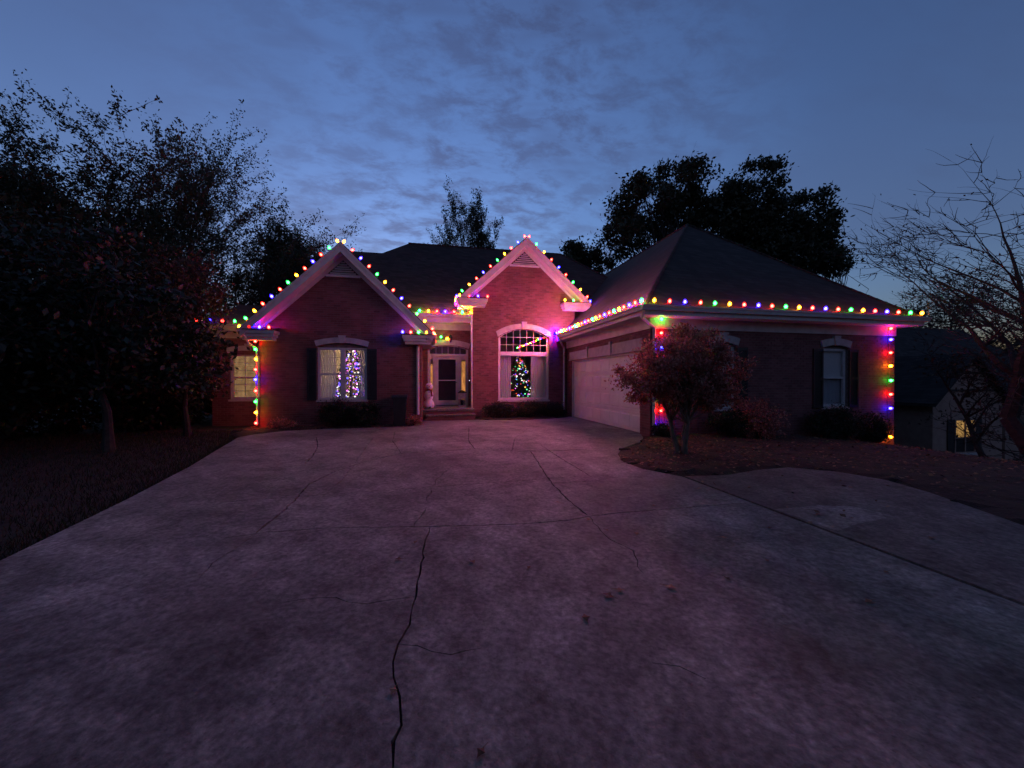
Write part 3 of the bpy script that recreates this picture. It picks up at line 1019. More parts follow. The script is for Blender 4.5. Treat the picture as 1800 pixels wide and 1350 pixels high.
def entry_door():
    f = F_ENTRY
    fr = MB(); t = 0.09
    f.bar(fr, dx0, dx0 + t, DZ, dza, -0.18, -0.02); f.bar(fr, dx1 - t, dx1, DZ, dza, -0.18, -0.02)
    band(f, fr, arc(dx0 + t, dx1 - t, dza, drise - 0.02), arc(dx0, dx1, dza + 0.07, drise), -0.18, -0.02)
    f.bar(fr, dx0 + t, dx1 - t, dzs - 0.10, dzs, -0.18, -0.03)
    w = part('door_surround', fr, 'white_trim', HOUSE)
    d0, d1 = onY(766, 650, 16.8)[0], onY(806, 650, 16.8)[0]
    dt = dzs - 0.10
    for a in (d0 - 0.11, d1):
        part('mullion', f.bar(MB(), a, a + 0.11, DZ, dt - 0.002, -0.178, -0.04), 'white_trim', w)
    # fan light above
    g = MB(); f.ext(g, [(dx0 + t, dzs), (dx1 - t, dzs)] + arc(dx0 + t, dx1 - t, dza, drise - 0.03)[::-1], -0.104, -0.1)
    part('transom_pane', g, 'dark_glass', w)
    for i in range(1, 6):
        u = dx0 + t + (dx1 - dx0 - 2 * t) * i / 6
        part('muntin', f.bar(MB(), u - 0.012, u + 0.012, dzs, dza + drise * (1 - ((i - 3) / 3) ** 2) - 0.03, -0.098, -0.08), 'white_trim', w)
    # storm door
    sd = MB(); s = 0.115
    f.bar(sd, d0, d0 + s, DZ + 0.03, dt - 0.01, -0.11, -0.06); f.bar(sd, d1 - s, d1, DZ + 0.03, dt - 0.01, -0.11, -0.06)
    f.bar(sd, d0 + s, d1 - s, DZ + 0.03, DZ + 0.03 + 0.20, -0.11, -0.06); f.bar(sd, d0 + s, d1 - s, dt - 0.14, dt - 0.01, -0.11, -0.06)
    zmid = DZ + 0.23 + (dt - 0.14 - DZ - 0.23) * 0.49
    f.bar(sd, d0 + s, d1 - s, zmid - 0.02, zmid + 0.02, -0.105, -0.065)
    door = part('storm_door', sd, 'white_trim', HOUSE)
    for z0, z1 in ((DZ + 0.23, zmid - 0.02), (zmid + 0.02, dt - 0.14)):
        part('pane', f.bar(MB(), d0 + s, d1 - s, z0, z1, -0.088, -0.084), 'dark_glass', door)
    h = MB(); hp = f.P(d1 - 0.06, DZ + 1.0, -0.05)
    h.tube([hp, (hp[0], hp[1] - 0.05, hp[2]), (hp[0] - 0.09, hp[1] - 0.05, hp[2])], 0.011, 8)
    part('handle', h, 'black_metal', door)
    # front door behind it
    fd = MB(); f.bar(fd, d0 + 0.01, d1 - 0.01, DZ + 0.01, dt, -0.19, -0.15)
    fdp = part('front_door', fd, 'front_paint', HOUSE)
    for i in range(2):
        for z0, z1 in ((DZ + 0.2, DZ + 0.85), (DZ + 1.0, dt - 0.2)):
            a = d0 + 0.14 + i * (d1 - d0 - 0.16) / 2
            part('door_panel', f.bar(MB(), a, a + (d1 - d0) / 2 - 0.2, z0, z1, -0.15, -0.14), 'front_paint', fdp)
    # lit side lights
    for a, b, za in ((dx0 + t, d0 - 0.11, DZ + 0.25), (d1 + 0.11, dx1 - t, DZ + 0.25)):
        sl = MB(); e = 0.025
        f.bar(sl, a, a + e, DZ, dt, -0.16, -0.07); f.bar(sl, b - e, b, DZ, dt, -0.16, -0.07)
        f.bar(sl, a + e, b - e, DZ, za, -0.16, -0.07); f.bar(sl, a + e, b - e, dt - 0.14, dt, -0.16, -0.07)
        q = part('sidelight', sl, 'white_trim', HOUSE)
        part('pane', f.bar(MB(), a + e, b - e, za, dt - 0.14, -0.118, -0.114), 'glass', q)
        cm = MB(); n = 18
        lo = za; hi = dt - (0.36 if a < d0 else 0.22)
        for i in range(n + 1):
            x = a + e + (b - a - 2 * e) * i / n; yy = 16.8 + 0.15 + 0.008 * math.sin(i * 1.9)
            cm.v += [(x, yy, lo), (x, yy, hi)]
        for i in range(n): cm.f.append((2 * i, 2 * i + 2, 2 * i + 3, 2 * i + 1))
        part('lit_curtain', cm, 'lit_sidelight', q)
    part('interior_wall', MB().box(-0.3, 1.7, 17.05, 17.1, 0, 4), 'interior_paint', HOUSE)
    # threshold and bell
    part('threshold', f.bar(MB(), dx0, dx1, DZ - 0.05, DZ - 0.001, -0.19, 0.03), 'cast_stone', HOUSE)
    bell = part('door_bell', f.bar(MB(), dx1 + 0.03, dx1 + 0.07, DZ + 1.02, DZ + 1.13, 0.004, 0.025), 'black_plastic', HOUSE)
    b = MB(); b.ball(f.P(dx1 + 0.05, DZ + 1.09, 0.03), 0.016, seg=8, rings=5)
    part('bell_light', b, 'bell_light', bell)
    # porch steps
    for nm, x0, x1, y0, y1, z0, z1 in (('porch_slab', -0.30, 1.73, 15.25, 16.78, 0.33, 0.40), ('step', -0.18, 1.75, 14.93, 15.42, 0.16, 0.21)):
        part(nm, MB().box(x0 + 0.01, x1 - 0.01, y0, y1, z0, z1), 'concrete', HOUSE)
    for (x0, x1, y0, y1, z0, z1) in ((-0.28, 1.70, 15.29, 16.7, -0.1, 0.33), (-0.15, 1.72, 14.97, 15.29, -0.1, 0.16)):
        c = part('porch_base', MB().box(x0, x1, y0 + 0.01, y1, z0, z1), 'mortar', HOUSE)
        bm, _ = lay_bricks(front(y0), [(x0, 0.0), (x1, 0.0), (x1, z1), (x0, z1)], [])
        part('brickwork', bm, 'brick', c, kind='stuff')


entry_door()

# garage side with the door
gd0, gd1 = 9.97, 15.42
GT = 2.36
wall(F_SIDE, [(9.452, -0.3), (15.99, -0.3), (15.99, 3.3), (9.452, 3.3)], [[(gd0, 0.0), (gd1, 0.0), (gd1, GT), (gd0, GT)]],
     single_if=lambda u, z: u < 9.9 and 0 < z < 2.9)


def garage_door():
    f = F_SIDE
    gd = MB()
    f.bar(gd, gd0, gd1, 0.0, GT, -0.16, -0.135)
    g = part('garage_door', gd, 'door_paint', HOUSE)
    sec = GT / 4
    for r in range(4):
        part('section', f.bar(MB(), gd0 + 0.005, gd1 - 0.005, r * sec + 0.011, (r + 1) * sec - 0.011, -0.135, -0.105), 'door_paint', g)
        n = 8; w = (gd1 - gd0) / n
        for c in range(n):
            a = gd0 + c * w + 0.07; b = gd0 + (c + 1) * w - 0.07
            z0, z1 = r * sec + 0.09, (r + 1) * sec - 0.09
            mb = MB()
            o = [(a, z0), (b, z0), (b, z1), (a, z1)]; i_ = [(a + 0.03, z0 + 0.03), (b - 0.03, z0 + 0.03), (b - 0.03, z1 - 0.03), (a + 0.03, z1 - 0.03)]
            mb.poly([f.P(*p, -0.092) for p in i_])
            for k in range(4):
                mb.poly([f.P(*o[k], -0.1045), f.P(*o[(k + 1) % 4], -0.1045), f.P(*i_[(k + 1) % 4], -0.092), f.P(*i_[k], -0.092)])
            part('panel', mb, 'door_paint', g)
    fr = MB()
    f.bar(fr, gd0, gd0 + 0.06, 0, GT, -0.115, -0.03); f.bar(fr, gd1 - 0.06, gd1, 0, GT, -0.115, -0.03); f.bar(fr, gd0 + 0.06, gd1 - 0.06, GT - 0.06, GT, -0.115, -0.03)
    part('door_frame', fr, 'white_trim', HOUSE)
    # flat arch of cast stone above, in long pieces with a key piece
    n = 3; w = (gd1 - gd0 + 0.3) / n
    l_ = part('lintel', f.bar(MB(), gd0 - 0.15, gd1 + 0.15, GT + 0.02, GT + 0.36, -0.05, 0.03), 'cast_stone', HOUSE)
    part('lintel_cap', f.bar(MB(), gd0 - 0.17, gd1 + 0.17, GT + 0.005, GT + 0.06, -0.05, 0.06), 'cast_stone', l_)
    for i in range(1, n):
        a = gd0 - 0.15 + i * w
        part('keystone', f.bar(MB(), a - 0.06, a + 0.06, GT + 0.0, GT + 0.44, 0.0, 0.075), 'cast_stone', l_)
    part('garage_floor', MB().box(5.84, 6.3, gd0, gd1, -0.1, -0.002), 'concrete', HOUSE)


garage_door()

# garage front with two shuttered windows
WINS = []
for px0, px1 in ((1249, 1293), (1446, 1490)):
    a, b = onY(px0, 660, 9.44)[0], onY(px1, 660, 9.44)[0]
    WINS.append((a, b, 0.72, 2.50))
holes = [[(a, z0), (b, z0), (b, z1)] + arc(a, b, z1, 0.09)[::-1][1:] for a, b, z0, z1 in WINS]
cnt_ = [0]


def near_corner(u, z):
    return u < 6.95 and 0.0 < z < 2.95


wall(F_GAR, [(5.85, -0.9), (14.44, -0.9), (14.44, 3.3), (5.85, 3.3)], holes, single_if=near_corner)
for k, (a, b, z0, z1) in enumerate(WINS):
    mid = z0 + (z1 - z0) * 0.5
    window(F_GAR, a, b, z0, z1, [(a + 0.05, b - 0.05, mid, z1 - 0.05, 1, 1, 'sash'), (a + 0.05, b - 0.05, z0 + 0.05, mid, 1, 1, 'sash')])
    part('wall_filler', F_GAR.ext(MB(), [(a, z1), (b, z1)] + arc(a, b, z1, 0.09)[::-1][1:-1], -0.15, -0.07), 'mortar', HOUSE)
    lintel(F_GAR, a - 0.04, b + 0.04, z1 + 0.01, 0.09, 0.24, 0.07)
    w = 0.36
    shutter(F_GAR, a - w - 0.02, a - 0.02, z0 - 0.03, z1 - 0.03); shutter(F_GAR, b + 0.02, b + w + 0.02, z0 - 0.03, z1 - 0.03)
    room(a - 0.6, b + 0.6, 9.66, 11.2, 0.3, 2.9, 'dark_interior')
    sh = MB(); n = 20
    F_GAR.bar(sh, a + 0.052, b - 0.052, mid + (0.0 if k else 0.05), z1 - 0.052, -0.160, -0.156)
    part('roller_shade', sh, 'roller_shade', HOUSE)
    curtain('curtain', a + 0.02, b - 0.02, z0 + 0.01, z1 - 0.1, 9.645, ('drawn sheer curtain in the garage window behind the small tree', 'drawn sheer curtain below the half shade of the outer garage window')[k],
            'sheer curtains in the front windows', 5)

# other walls that the camera does not face
mb = MB()
mb.box(14.24, 14.44, 9.66, 26, -2.2, 3.3); mb.prism([(-4.6, 17.3, -0.5), (-4.6, 25.5, -0.5), (-4.6, 25.5, 4.6), (-4.6, 22.3, 7.6), (-4.6, 20.5, 7.6), (-4.6, 17.3, 4.8)], (-0.2 + 0.25, 0, 0)); mb.box(-5.4, -5.2, 14.06, 17.3, -0.5, 3.2)
mb.box(-7.3, -7.1, 15.21, 18, -0.5, 3.2); mb.box(-4.6, 14.4, 25.5, 25.7, -2, 4.2); mb.box(-7.1, -4.8, 17.8, 18, -0.5, 3.2)
mb.box(6.17, 6.3, 16.2, 20, 3.0, 4.85)
part('wall', mb, 'mortar', HOUSE)

# rooms behind the lit windows
room(-5.15, -0.55, 14.06, 17.0, 0.44, 3.05, 'interior_paint')
room(-7.05, -5.45, 15.22, 17.2, 0.2, 3.0, 'interior_paint')
room(1.95, 5.6, 16.22, 19.5, 0.44, 4.2, 'dark_interior')


# ---- roofs
def roof(polys, t=0.10):
    mb = MB()
    for p in polys: mb.prism(p, (0, 0, -t))
    return part('roof', mb, 'shingle', HOUSE)


def gable_roof(c, h, e, p, y0, y1):
    s = (p - e) / h
    return roof([[(c - h, y0, e), (c, y0, p), (c, y1, p), (c - h, y1, e)], [(c, y0, p), (c + h, y0, e), (c + h, y1, e), (c, y1, p)]])


def rakes(c, h, e, p, y0, yw, soffit=True):
    s = (p - e) / h
    for sg in (-1, 1):
        o = MB()
        a, b = (c + sg * h, e), (c, p)
        # face board
        o.prism([(a[0], y0 - 0.03, a[1] - 0.10), (b[0], y0 - 0.03, b[1] - 0.10), (b[0], y0 - 0.03, b[1] - 0.33), (a[0] - sg * 0.06, y0 - 0.03, a[1] - 0.27)], (0, 0.05, 0))
        o.prism([(a[0], y0 - 0.055, a[1] - 0.03), (b[0], y0 - 0.055, b[1] - 0.03), (b[0], y0 - 0.055, b[1] - 0.12), (a[0], y0 - 0.055, a[1] - 0.12)], (0, 0.035, 0))
        # underside and the board on the wall
        o.prism([(a[0] - sg * 0.05, y0 + 0.02, a[1] - 0.25), (b[0], y0 + 0.02, b[1] - 0.25), (b[0], y0 + 0.02, b[1] - 0.29), (a[0] - sg * 0.05, y0 + 0.02, a[1] - 0.29)], (0, yw - y0 + 0.02, 0))
        o.prism([(a[0] - sg * 0.35, yw - 0.035, a[1] + 0.35 * s - 0.28), (b[0], yw - 0.035, b[1] - 0.28), (b[0], yw - 0.035, b[1] - 0.47), (a[0] - sg * 0.35, yw - 0.035, a[1] + 0.35 * s - 0.45)], (0, 0.06, 0))
        part('rake_board', o, 'white_trim', HOUSE)


def cornice_return(x0, x1, y0, y1, zt):
    mb = MB()
    mb.box(x0, x1, y0, y1, zt - 0.10, zt); mb.box(x0 + 0.04, x1 - 0.04, y0 + 0.04, y1, zt - 0.20, zt - 0.10); mb.box(x0 + 0.09, x1 - 0.09, y0 + 0.1, y1, zt - 0.30, zt - 0.2)
    r_ = part('cornice_return', mb, 'white_trim', HOUSE)
    cap = MB()
    cap.prism([(x0 - 0.02, y0 - 0.03, zt + 0.005), (x1 + 0.02, y0 - 0.03, zt + 0.005), (x1 + 0.02, y1, zt + 0.10), (x0 - 0.02, y1, zt + 0.10)], (0, 0, 0.02))
    part('return_cap', cap, 'shingle', r_)


def gable_vent(fac, c, zb, w, h):
    mb = MB()
    fac.ext(mb, [(c - w, zb), (c + w, zb), (c, zb + h)], 0.003, 0.012)
    fac.bar(mb, c - w - 0.06, c + w + 0.06, zb - 0.07, zb, 0.004, 0.05)
    v = part('gable_vent', mb, 'shutter_paint', HOUSE)
    part('vent_sill', fac.bar(MB(), c - w - 0.07, c + w + 0.07, zb - 0.075, zb + 0.005, 0.003, 0.062), 'white_trim', v)
    n = 6
    for i in range(n):
        z = zb + 0.02 + (h - 0.06) * i / n
        k = w * (1 - (z - zb + 0.05) / h)
        if k > 0.03:
            m_ = MB(); m_.v = [fac.P(u, zz, d) for zz, d in ((z, 0.055), (z + 0.05, 0.013), (z + 0.06, 0.018), (z + 0.01, 0.06)) for u in (c - k, c + k)]
            m_.f = [(0, 1, 3, 2), (2, 3, 5, 4), (4, 5, 7, 6), (6, 7, 1, 0), (0, 2, 4, 6), (1, 7, 5, 3)]
            part('slat', m_, 'white_trim', v)


def gutter(p0, p1, out, w=0.12, h=0.13):
    """K profile along an eave; out is the outward unit vector"""
    p0, p1, out = Vector(p0), Vector(p1), Vector(out)
    prof = [(0, 0), (w, 0), (w, -0.03), (w * 0.8, -0.055), (w * 0.65, -h), (0, -h)]
    pts = [tuple(p0 + out * a + Vector((0, 0, b))) for a, b in prof]
    return part('gutter', MB().prism(pts, tuple(p1 - p0)), 'white_trim', HOUSE)


def downspout(pts, w=0.04):
    return part('downspout', MB().tube(pts, w, 8), 'white_trim', HOUSE, smooth=False)


gable_roof(G1_C, G1_H, G1_E, G1_P, G1_Y, 18.25)
rakes(G1_C, G1_H, G1_E, G1_P, G1_Y, 13.85)
gable_vent(F_GAB1, G1_C, 5.06, 0.47, 0.50)
cornice_return(-5.82, -4.80, G1_Y - 0.02, 13.84, 3.10); cornice_return(-0.92, 0.12, G1_Y - 0.02, 13.84, 3.06)
gable_roof(G2_C, G2_H, G2_E, G2_P, G2_Y, 20.2)
rakes(G2_C, G2_H, G2_E, G2_P, G2_Y, 16.0)
gable_vent(F_GAB2, G2_C, 6.45, 0.58, 0.56)
cornice_return(1.12, 2.30, G2_Y - 0.02, 15.99, 4.86); cornice_return(5.55, 6.80, G2_Y - 0.02, 15.99, 4.86)

# main roof
roof([[(-4.6, 16.3, 4.3), (12.54, 16.3, 4.3), (7.44, 21.4, 8.9), (-1.1, 21.4, 8.9), (-2.36, 20.35, 7.95), (-4.6, 20.35, 7.95)],
      [(-1.1, 21.4, 8.9), (-2.36, 22.45, 7.95), (-2.36, 20.35, 7.95)],
      [(-4.6, 20.35, 7.95), (-2.36, 20.35, 7.95), (-2.36, 22.45, 7.95), (-4.6, 22.45, 7.95)],
      [(7.44, 21.4, 8.9), (12.54, 16.3, 4.3), (12.54, 26.3, 4.3)],
      [(-4.6, 26.3, 4.3), (-4.6, 22.45, 7.95), (-2.36, 22.45, 7.95), (-1.1, 21.4, 8.9), (7.44, 21.4, 8.9), (12.54, 26.3, 4.3)]])
# garage roof
k_ = (7.8 - 3.45) / 4.75
zg = lambda x: 3.45 + (x - 5.4) * k_
roof([[(5.4, 9.0, 3.45), (14.9, 9.0, 3.45), (10.15, 13.75, 7.8)],
      [(5.4, 9.0, 3.45), (10.15, 13.75, 7.8), (10.15, 21.25, 7.8), (7.0, 21.25, zg(7.0)), (6.2, 16.0, zg(6.2)), (5.4, 16.0, 3.45)],
      [(14.9, 9.0, 3.45), (14.9, 26.0, 3.45), (10.15, 21.25, 7.8), (10.15, 13.75, 7.8)],
      [(14.9, 26.0, 3.45), (5.4, 26.0, 3.45), (10.15, 21.25, 7.8)]])
for a, b in (((5.4, 9.0, 3.45), (10.15, 13.75, 7.8)), ((14.9, 9.0, 3.45), (10.15, 13.75, 7.8)), ((10.15, 13.75, 7.8), (10.15, 21.25, 7.8)),
             ((7.44, 21.4, 8.9), (-1.1, 21.4, 8.9)), ((7.44, 21.4, 8.9), (12.4, 16.44, 4.43))):
    a, b = Vector(a), Vector(b); n = max(1, int((b - a).length / 0.25))
    hc = MB()     # ridge and hip caps
    for i in range(n):
        p, q = a.lerp(b, i / n), a.lerp(b, (i + 1.15) / n)
        hc.tube([tuple(p + Vector((0, 0, 0.0))), tuple(q + Vector((0, 0, 0.014)))], 0.05, 5)
    part('ridge_cap', hc, 'shingle', HOUSE)
# extension roof
roof([[(-7.7, 14.6, 3.40), (-5.3, 14.6, 3.40), (-5.3, 15.6, 4.25), (-6.7, 15.6, 4.25)], [(-7.7, 14.6, 3.4), (-6.7, 15.6, 4.25), (-6.7, 18, 4.25), (-7.7, 18.4, 3.4)],
      [(-6.7, 15.6, 4.25), (-5.0, 15.6, 4.25), (-5.0, 18, 4.25), (-6.7, 18, 4.25)]])

# eaves: soffits, frieze boards, gutters
so = MB()
so.box(5.42, 14.88, 9.0, 9.43, 3.22, 3.28); so.box(5.42, 5.84, 9.43, 15.98, 3.22, 3.28); so.box(14.45, 14.88, 9.43, 25.9, 3.22, 3.28)
so.box(5.40, 14.9, 8.975, 9.0, 3.22, 3.40); so.box(5.375, 5.40, 8.975, 15.95, 3.22, 3.40); so.box(14.9, 14.925, 8.975, 25.9, 3.22, 3.40)
part('soffit', so, 'white_trim', HOUSE)
fb = MB()
fb.box(5.82, 14.46, 9.405, 9.438, 2.93, 3.22); fb.box(5.815, 5.848, 9.438, 15.97, 2.93, 3.22)
part('frieze_board', fb, 'white_trim', HOUSE)
gutter((5.28, 8.97, 3.46), (15.02, 8.97, 3.46), (0, -1, 0))
gutter((5.37, 8.97, 3.461), (5.37, 15.54, 3.461), (-1, 0, 0))
so = MB(); so.box(-0.28, 1.72, 16.33, 16.79, 3.96, 4.0); so.box(-0.6, 1.72, 16.30, 16.33, 3.96, 4.19); so.box(-0.29, 1.72, 16.765, 16.798, 3.70, 3.96)
part('soffit', so, 'white_trim', HOUSE)
gutter((-0.7, 16.30, 4.30), (1.72, 16.30, 4.30), (0, -1, 0))
so = MB(); so.box(-7.68, -5.42, 14.62, 14.98, 3.2, 3.25); so.box(-7.7, -5.84, 14.6, 14.62, 3.2, 3.36); so.box(-7.32, -5.42, 14.96, 14.995, 2.98, 3.2)
part('soffit', so, 'white_trim', HOUSE)
gutter((-7.75, 14.60, 3.41), (-5.84, 14.60, 3.41), (0, -1, 0))
gutter((1.13, 15.55, 4.85), (1.13, 18.0, 4.85), (-1, 0, 0)); gutter((0.10, 13.42, 3.10), (0.10, 16.1, 3.10), (1, 0, 0))
so = MB(); so.box(1.15, 1.72, 15.6, 19, 4.58, 4.62); so.box(1.14, 1.16, 15.6, 19, 4.62, 4.82); so.box(-0.29, 0.08, 13.45, 16.6, 2.84, 2.88)
part('soffit', so, 'white_trim', HOUSE)
downspout([(5.36, 8.93, 3.34), (5.40, 9.10, 3.16), (5.93, 9.39, 2.95), (5.93, 9.39, 0.05)], 0.045)
downspout([(-0.10, 13.40, 3.0), (-0.12, 13.5, 2.86), (-0.42, 13.79, 2.70), (-0.42, 13.79, 0.34)], 0.05)
downspout([(5.33, 15.45, 3.34), (5.4, 15.5, 3.16), (5.70, 15.92, 2.95), (5.70, 15.92, 0.25)], 0.045)
downspout([(1.10, 15.62, 4.72), (1.15, 15.64, 4.55), (1.68, 15.94, 4.32), (1.68, 15.94, 0.3)], 0.035)
downspout([(-5.66, 13.42, 2.95), (-5.6, 13.6, 2.7), (-5.45, 13.8, 2.55), (-5.45, 13.8, 0.1)], 0.035)


# ------------------------------------------------------------------ what stands inside and on the porch
def fairy_tree(name, base, h, r, label, seed, palette, n_lights, leaves=2600):
    rnd = random.Random(seed); rg = np.random.default_rng(seed)
    t = thing(name, base, label, 'christmas tree')
    bx, by, bz = base
    part('trunk', MB().tube([(bx, by, bz), (bx, by, bz + h * 0.97)], [0.045, 0.01], 7), 'bark', t)
    part('stand', MB().lathe([(0.20, 0.0), (0.20, 0.03), (0.08, 0.10), (0.06, 0.16)], base, 12), 'black_metal', t)
    tt = rg.random(leaves) ** 0.75
    rad = r * tt * (0.35 + 0.65 * rg.random(leaves) ** 0.5) + 0.02
    ang = rg.random(leaves) * 2 * math.pi
    zz = bz + h * (1 - tt * 0.92) + rg.normal(0, 0.03, leaves) - 0.12 * rad
    c = np.stack([bx + rad * np.cos(ang), by + rad * np.sin(ang), zz], 1)
    out = np.stack([np.cos(ang), np.sin(ang), rg.normal(-0.15, 0.35, leaves)], 1); out /= np.linalg.norm(out, axis=1)[:, None]
    side = np.cross(out, rg.normal(size=(leaves, 3))); side /= np.linalg.norm(side, axis=1)[:, None]
    Ls, Ws = 0.12, 0.018
    V = np.stack([c, c + out * Ls * 0.5 + side * Ws, c + out * Ls, c + out * Ls * 0.5 - side * Ws], 1) - np.array(base)
    link('foliage', quads_mesh('foliage', V, 'fairy_needles'), t).location = base
    cache = {}
    for i in range(n_lights):
        q = rnd.random() ** 0.7
        a = rnd.uniform(math.pi, 2 * math.pi) if rnd.random() < 0.8 else rnd.uniform(0, math.pi)
        rr = r * q * rnd.uniform(0.85, 1.05) + 0.02
        colr = palette(q, a, rnd); big = rnd.choice((0, 0, 1))
        if (colr, big) not in cache: cache[(colr, big)] = MB().ball((0, 0, 0), 0.030 if big else 0.019, seg=6, rings=4).mesh('light_bulb', colr)
        o = link('light_bulb', cache[(colr, big)], t)
        o.location = (bx + rr * math.cos(a), by + rr * math.sin(a), bz + h * (1 - q * 0.92))
    s = MB()
    for k in range(10):
        pass
    pts = []
    for k in range(10):
        rr = 0.09 if k % 2 == 0 else 0.038
        pts.append((bx + rr * math.sin(k * math.pi / 5), by - 0.01, bz + h + 0.03 + rr * math.cos(k * math.pi / 5)))
    part('star', s.prism(pts, (0, 0.02, 0)), 'grey_metal', t)
    return t


tx, _ = onY(914, 660, 17.15)
fairy_tree('christmas_tree', (tx, 17.25, 0.44), 2.45, 0.85, 'dark christmas tree with multicoloured lights behind the arched window', 3,
           lambda q, a, r: r.choice(['fairy_white', 'fairy_white', 'fairy_blue', 'fairy_pink', 'fairy_red', 'fairy_green', 'fairy_amber']), 170, 5200)
tx2, _ = onY(616, 660, 14.75)
fairy_tree('christmas_tree', (tx2, 14.85, 0.44), 2.75, 0.62, 'christmas tree with violet and white lights behind the shuttered twin window', 8,
           lambda q, a, r: r.choice(['fairy_blue', 'fairy_blue', 'fairy_white', 'fairy_pink', 'fairy_white', 'fairy_blue', 'fairy_pink']), 280, 2200)

cg = 'sheer curtains in the front windows'
curtain('curtain', wl0 + 0.02, wl0 + 0.50, 0.60, 2.75, 14.22, 'pale sheer curtain beside the warm gap of the twin window', cg, 6)
curtain('curtain', wl1 - 0.30, wl1 - 0.02, 0.60, 2.75, 14.22, 'narrow sheer curtain beside the violet lit tree in the twin window', cg, 4)
curtain('curtain', ax0 + 0.05, onY(898, 650, 16.4)[0], 0.55, 2.78, 16.40, 'grey sheer curtain in the arched window toward the front door', cg, 6)
curtain('curtain', onY(933, 650, 16.4)[0], ax1 + 0.05, 0.55, 2.78, 16.40, 'grey sheer curtain in the arched window toward the garage', cg, 8)
bl = MB(); nn = 24
for i in range(nn):
    z = ez0 + 0.06 + (ez1 - ez0 - 0.12) * i / nn
    bl.box(ex0 + 0.06, ex1 - 0.06, 15.20, 15.215, z, z + (ez1 - ez0 - 0.12) / nn - 0.008)
single('window_blind', bl, 'lit_blind', ((ex0 + ex1) / 2, 15.2, ez0), 'warm lit slatted blind in the side wing window behind dark leaves', 'blind')
lt = MB().lathe([(0.16, -0.10), (0.17, -0.04), (0.12, 0.0)], (-3.1, 15.9, 3.04), 14)
part('ceiling_light', lt, 'lamp_warm', HOUSE)


def snowman():
    x, y = onY(754, 700, 15.75)[0], 15.75
    z = 0.40
    t = thing('snowman_figure', (x, y, z), 'white snowman figure standing by the front door', 'snowman')
    b = MB()
    prof = [(0.08, 0.0), (0.17, 0.025), (0.21, 0.14), (0.195, 0.26), (0.125, 0.355), (0.155, 0.42), (0.180, 0.53), (0.155, 0.65), (0.09, 0.735), (0.07, 0.755)]
    b.lathe(prof, (x, y, z), 18)
    part('body', b, 'snow_white', t, smooth=True)
    h = part('head', MB().ball((x + 0.005, y, z + 0.885), 0.148, 0.14, 0.150, 16, 10), 'snow_white', t, smooth=True)
    s = MB(); pts = [(x + 0.105 * math.cos(a), y + 0.105 * math.sin(a), z + 0.755 + 0.012 * math.sin(3 * a)) for a in np.linspace(0, 2 * math.pi, 17)]
    s.tube(pts, 0.034, 7)
    s.prism([(x + 0.05, y - 0.135, z + 0.75), (x + 0.11, y - 0.13, z + 0.75), (x + 0.15, y - 0.18, z + 0.50), (x + 0.09, y - 0.185, z + 0.49)], (0, -0.015, 0))
    part('scarf', s, 'red_knit', t)
    for sx in (-0.045, 0.05):
        part('eye', MB().ball((x + sx, y - 0.122, z + 0.925), 0.018, seg=8, rings=5), 'black_plastic', h)
    part('nose', MB().tube([(x + 0.005, y - 0.11, z + 0.885), (x + 0.06, y - 0.24, z + 0.872)], [0.024, 0.003], 8), 'carrot', h)
    for k in range(5):
        a = -0.7 + 0.35 * k
        part('mouth_coal', MB().ball((x + 0.075 * math.sin(a), y - 0.118, z + 0.855 - 0.035 * math.cos(a)), 0.009, seg=6, rings=4), 'black_plastic', h)
    for zz in (0.46, 0.56, 0.65):
        part('button', MB().ball((x + 0.01, y - 0.158, z + zz), 0.016, seg=8, rings=5), 'black_plastic', t)
    part('foot_hollow', MB().ball((x + 0.035, y - 0.165, z + 0.075), 0.05, 0.03, 0.055, 10, 6), 'black_plastic', t)
    for sg in (-1, 1):
        a = MB()
        a.tube([(x + sg * 0.14, y, z + 0.60), (x + sg * 0.19, y - 0.03, z + 0.52), (x + sg * 0.195, y - 0.06, z + 0.44)], [0.012, 0.010, 0.006], 6)
        part('stick_arm', a, 'bark', t)


snowman()


